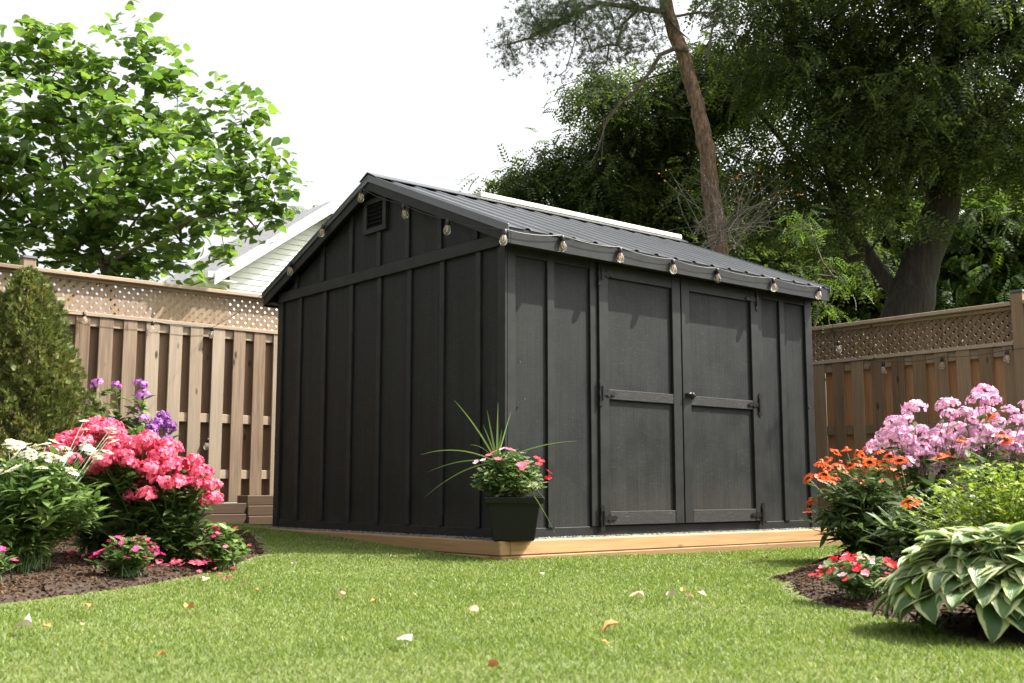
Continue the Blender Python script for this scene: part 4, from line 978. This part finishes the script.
# second, smaller drooping tree behind the shed roof
b = at(610, 430, 17.); b[2] = 0
treeobj('locust_tree', 'rounded drooping tree showing above the shed ridge', b, [b, at(612, 300, 17), at(618, 220, 17), at(628, 150, 17)], [.2, .16, .12, .07],
        blobs_px([(545, 200, 17, .7, .7, .5), (600, 195, 17, 1.0, .9, .8), (660, 190, 17.3, 1.0, .9, .9), (625, 130, 17.2, .8, .8, .6), (690, 140, 17.6, .8, .8, .7), (600, 230, 17.5, 1.4, .8, .6), (528, 182, 17, .40, .4, .26), (548, 172, 17, .55, .4, .3), (580, 165, 17, .5, .4, .4), (515, 195, 17, .3, .3, .2), (700, 230, 17.8, 1.2, .8, .8), (668, 85, 16.5, .5, .5, .4), (700, 75, 16.5, .6, .5, .5), (640, 75, 16.5, .45, .4, .3), (598, 95, 16.5, .3, .4, .25), (725, 100, 16.8, .7, .5, .6), (735, 45, 16.8, .5, .5, .4), (625, 80, 16.5, .4, .4, .3), (645, 110, 16.5, .6, .5, .4)]),
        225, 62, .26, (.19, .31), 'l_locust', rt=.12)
# understory trees beyond the fence, right
for i, (px, dp, bl, mat, lab, nc) in enumerate([
    (1000, 17.5, [(985, 235, 17.5, .9, .8, .7), (1040, 230, 17.5, 1.1, .9, 1.1), (1000, 290, 17, 1.1, .8, .6), (960, 290, 17.5, .7, .6, .6), (1100, 280, 17.5, 1.1, .8, .9), (1000, 180, 18, .9, .6, .5)], 'l_far', 'brightly lit green tree behind the right fence post', 120),
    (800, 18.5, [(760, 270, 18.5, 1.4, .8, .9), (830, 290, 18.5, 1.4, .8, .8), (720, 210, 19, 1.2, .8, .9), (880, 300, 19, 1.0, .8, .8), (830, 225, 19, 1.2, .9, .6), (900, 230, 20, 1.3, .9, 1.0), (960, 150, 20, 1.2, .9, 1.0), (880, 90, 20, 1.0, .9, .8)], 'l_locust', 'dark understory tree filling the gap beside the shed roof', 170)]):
    b = at(px, 430, dp); b[2] = 0
    treeobj('understory_tree', lab, b, [b, at(px+4, 330, dp), at(px+10, 250, dp)], [.16, .12, .06], blobs_px(bl), int(nc*.8), 76, .38, (.2, .34), mat, rt=.1, template=(T_PIN2, F_PIN2))
# locust spray beside the roof end as a sapling, sunlight put into leaf colour
b = at(815, 430, 11.2); b[2] = 0
treeobj('sapling', 'thin locust spray with drooping leaves paled as if sunlit just behind the shed roof end', b, [b, at(814, 340, 11.2), at(818, 300, 11.2), at(815, 275, 11.2)], [.016, .013, .009, .004],
        blobs_px([(812, 220, 11.2, .28, .3, .3), (800, 265, 11.2, .36, .3, .22), (820, 290, 11.2, .35, .3, .25), (835, 320, 11.2, .3, .3, .2)]), 20, 9, .10, (.09, .16), 'l_far', 'bark_thin', rt=.014, rtip=.003)
# pine
b = at(728, 430, 13.); b[2] = 0
D = 13.
pine = empty('pine_tree', b, 'leaning pine with orange bark and sparse needles', 'tree')
tr = [A(p)-b for p in (b, at(724, 300, D), at(718, 245, D), at(712, 200, D), at(707, 150, D), at(697, 105, D), at(685, 60, D), at(668, 15, D), at(655, -40, D), at(648, -110, D))]
rd = [.13, .12, .11, .102, .096, .09, .085, .078, .068, .045]; Q, Rr = [], []
for i in range(len(tr)-1):
    for k in range(5): u = k/5; Q.append(tr[i]+(tr[i+1]-tr[i])*u+(RNG.normal(0, .01, 3) if (i or k) else 0)); Rr.append((rd[i]*(1-u)+rd[i+1]*u)*random.uniform(.95, 1.07))
Q.append(tr[-1]); Rr.append(rd[-1]); MB().tube(Q, Rr, 14).build('trunk', M['bark_pine'], pine, 0, True)
bl = blobs_px([(535, 30, 12.6, 0.40625, 0.4875, 0.365625), (515, 50, 12.6, 0.1625, 0.325, 0.203125), (575, 20, 12.6, 0.40625, 0.4875, 0.284375), (560, 70, 12.8, 0.284375, 0.325, 0.17875), (610, 40, 12.6, 0.284375, 0.325, 0.24375), (545, 85, 12.8, 0.1625, 0.24375, 0.121875), (610, 10, 13, 0.40625, 0.4875, 0.24375), (640, 25, 12.8, .35, .4, .3), (612, 62, 12.8, .35, .4, .2), (640, 58, 12.9, .25, .3, .18), (600, -50, 13, 0.8125, 0.8125, 0.40625), (680, -90, 13, 0.975, 0.975, 0.4875), (560, 95, 12.8, 0.121875, 0.1625, 0.065), (720, 10, 13, 0.40625, 0.40625, 0.284375), (750, 40, 13.3, 0.325, 0.40625, 0.24375)])
cen = np.concatenate([blob_points(bl, 230)-b])
et = [[at(665, 12, D)-b, at(640, 8, 12.9)-b, at(600, 3, 12.8)-b, at(560, 20, 12.7)-b, at(530, 38, 12.6)-b], [at(668, 18, D)-b, at(700, 12, 13.1)-b, at(740, 18, 13.2)-b], [at(640, 8, 12.9)-b, at(622, 25, 12.8)-b, at(618, 45, 12.7)-b], [at(576, 14, 12.7)-b, at(575, 40, 12.7)-b, at(566, 70, 12.8)-b]]
m, nd, rad = grow(tr, list(cen), .055, .005, .42, .16, .3, et); m.build('branches', M['bark_thin'], pine)
db = MB()
for pts, r in (((688, 50, 676, 48, 660, 55, 650, 72, 638, 88, 618, 106, 603, 128), .035), ((618, 106, 607, 118, 598, 150, 590, 165), .016), ((604, 118, 603, 140, 601, 165), .010), ((668, 18, 678, 30, 690, 40), .02), ((650, 72, 655, 60), .012), ((707, 60, 712, 30, 722, 8), .02)):
    pp = [at(pts[i], pts[i+1], D-.1)-b for i in range(0, len(pts), 2)]; db.tube(pp, [r*(1-.7*k/(len(pp)-1)) for k in range(len(pp))], 7, 0, False)
db.build('dead_branch', M['bark_thin'], pine, 0, True)
n = len(cen)*34; c = np.repeat(cen, 34, 0)+RNG.normal(0, .11, (n, 3)); foliage(pine, [scatter(T_TUFT, F_TUFT, c, rdir(n, .5), rdir(n), RNG.uniform(.055, .105, n))], 'l_needle', 'crown')
# bare bush with a few orange leaves
b = at(715, 430, 12.0); b[2] = 0
bb = empty('bare_bush', b, 'tangled leafless grey shrub with a few orange leaves above the roof', 'shrub'); m = MB(); m.tube([(0, 0, 0), (.02, 0, 1.2), (0, 0, 2.2), at(712, 245, 12.0)-b], [.05, .04, .03, .02], 7)
lf = []
for i in range(64):
    s = at(random.uniform(690, 745), random.uniform(222, 252), 12.0+random.gauss(0,.2))-b; e = at(random.uniform(660, 800), random.uniform(168, 238), 12.0+random.uniform(-.5, .5))-b; mid = (s+e)/2+RNG.normal(0, .22, 3)+A([0, 0, .0])
    pts = [(1-u)**2*s+2*u*(1-u)*mid+u*u*e for u in (0, .2, .4, .6, .8, 1)]; m.tube(pts, [.005, .0045, .004, .003, .0025, .0015], 4, 0, False)
    if e[2] > (at(740, 195, 12.0)-b)[2] and random.random() < .6: lf.append(e)
m.build('twigs', M['twig_grey'], bb); lf = A(lf); lf = np.concatenate([lf, lf+RNG.normal(0, .05, lf.shape)]); foliage(bb, [scatter(T_OVAL, F_LANCE3, lf, rdir(len(lf)), rdir(len(lf), 1), RNG.uniform(.022, .042, len(lf)))], 'p_berry', 'leaves')
# distant pale tree top behind the house
b = at(312, 430, 34.); b[2] = 0
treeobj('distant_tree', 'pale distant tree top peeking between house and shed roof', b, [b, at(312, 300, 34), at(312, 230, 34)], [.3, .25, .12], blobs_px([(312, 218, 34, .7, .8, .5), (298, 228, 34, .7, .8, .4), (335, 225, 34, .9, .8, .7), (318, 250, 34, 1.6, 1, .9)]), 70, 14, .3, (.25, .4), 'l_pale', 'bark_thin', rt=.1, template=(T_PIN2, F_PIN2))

# ------------------------------------------------------------------ neighbour's house
def house():
    y0 = 14.0; c = on(230, 266, 1, y0); p = on(324, 214, 1, y0); xl = c[0]; xr = 2*p[0]-xl; ze = c[2]; sl = (p[2]+.1-ze)/(p[0]-xl)
    base = (xl, y0, 0); root = empty('neighbour_house', base, 'neighbour house with white siding gable and grey shingle roof', 'house')
    wdt = xr-xl; zp = ze+sl*wdt/2; dep = 3.5
    # clapboard courses as real laps on the gable wall
    m = MB(); z = 0.; st = .115
    while z < zp:
        z2 = min(z+st, zp); a = max(0, (z-ze)/sl); a2 = max(0, (z2-ze)/sl)
        if wdt-2*a2 > .05: m.add([(a, -.014, z), (wdt-a, -.014, z), (wdt-a2, 0, z2), (a2, 0, z2), (a, 0.0, z), (wdt-a, 0.0, z)], [(0, 1, 2, 3), (4, 5, 1, 0)])
        z += st
    m.build('gable_siding', M['siding'], root)
    m = MB(); m.prism([(0.01, 0), (wdt-.01, 0), (wdt-.01, ze), (wdt/2, zp-.03), (0.01, ze)], 'y', .003, .1); m.build('gable_wall', M['siding'], root)
    m = MB(); z = 0.
    while z < ze-.02:
        m.add([(-.014, .0, z), (-.014, dep, z), (0, dep, z+st), (0, 0, z+st), (0, 0, z), (0, dep, z)], [(0, 3, 2, 1), (4, 0, 1, 5)]); z += st
    m.build('side_siding', M['tan_siding'], root)
    ov = .45; 
    for s in (0, 1):
        f = (lambda x: x) if s == 0 else (lambda x: wdt-x); zo = ze-ov*sl
        q = [(f(-ov), zo+.02), (f(wdt/2), zp+.02), (f(wdt/2), zp+.12), (f(-ov), zo+.12)]; r = MB(); r.prism(q, 'y', -.30, dep); rf = r.build('roof', M['shingle'], root)
        q = [(f(-ov), zo-.14), (f(wdt/2), zp-.14), (f(wdt/2), zp+.10), (f(-ov), zo+.10)]; r = MB(); r.prism(q, 'y', -.33, -.302); r.build('rake_board', M['white_trim'], rf)
        g = MB(); xx = sorted((f(-ov-.12), f(-ov-.001))); g.box(xx[0], xx[1], -.3, dep, zo-.0, zo+.11); g.build('gutter', M['white_trim'], root)
        g = MB(); xx = sorted((f(-ov), f(0.0))); g.box(xx[0], xx[1], -.30, dep, zo-.045, zo-.02); g.build('soffit', M['white_trim'], root)
    d = MB(); d.tube([(-ov-.06, -.10, ze-ov*sl), (-ov-.06, -.10, ze-ov*sl-.12), (-.16, -.06, ze-.42), (-.03, -.06, ze-.52), (-.03, -.06, .1)], .04, 8); d.build('downspout', M['white_trim'], root, 0, True)
house()

# ------------------------------------------------------------------ light, sky, camera
sd = Vector((.246, -.157, .37)).normalized(); elev = math.asin(sd.z); az = math.atan2(sd.x, sd.y)
w = bpy.data.worlds.new('World'); SC.world = w; w.use_nodes = True; t = w.node_tree; t.nodes.clear()
sky = t.nodes.new('ShaderNodeTexSky'); sky.sky_type = 'NISHITA'; sky.sun_disc = False; sky.sun_elevation = elev; sky.sun_rotation = az
sky.air_density = 1.2; sky.dust_density = 7.; sky.ozone_density = .6; sky.altitude = 100
hs = t.nodes.new('ShaderNodeHueSaturation'); hs.inputs['Saturation'].default_value = .15; hs.inputs['Value'].default_value = 1.15; t.links.new(sky.outputs[0], hs.inputs['Color'])
bg = t.nodes.new('ShaderNodeBackground'); bg.inputs['Strength'].default_value = .14; t.links.new(hs.outputs[0], bg.inputs[0])
ow = t.nodes.new('ShaderNodeOutputWorld'); t.links.new(bg.outputs[0], ow.inputs[0])
sl_ = bpy.data.lights.new('sun', 'SUN'); sl_.energy = 5.; sl_.angle = math.radians(.55); sl_.color = (1., .95, .86)
so = bpy.data.objects.new('sun', sl_); COL.objects.link(so); so.rotation_euler = sd.to_track_quat('Z', 'Y').to_euler(); so.location = (5, -5, 12)
cd = bpy.data.cameras.new('camera'); co = bpy.data.objects.new('camera', cd); COL.objects.link(co); SC.camera = co
cd.sensor_fit = 'HORIZONTAL'; cd.sensor_width = 36; cd.lens = F*36/1024; cd.clip_start = .05; cd.clip_end = 1000
rot = Matrix((R_, UP, -FW)).transposed(); co.matrix_world = Matrix.Translation(Vector(CAM)) @ rot.to_4x4()
cd.dof.use_dof = True; cd.dof.focus_distance = 8.0; cd.dof.aperture_fstop = 5.6
SC.view_settings.view_transform = 'Standard'; SC.view_settings.look = 'None'; SC.view_settings.gamma = 1; SC.view_settings.exposure = 1.15
SC.view_settings.use_curve_mapping = False
SC.render.engine = 'CYCLES'; SC.cycles.use_denoising = True; SC.cycles.max_bounces = 6; SC.cycles.transparent_max_bounces = 8
SC.cycles.diffuse_bounces = 3; SC.cycles.glossy_bounces = 3; SC.cycles.transmission_bounces = 6; SC.cycles.sample_clamp_indirect = 6
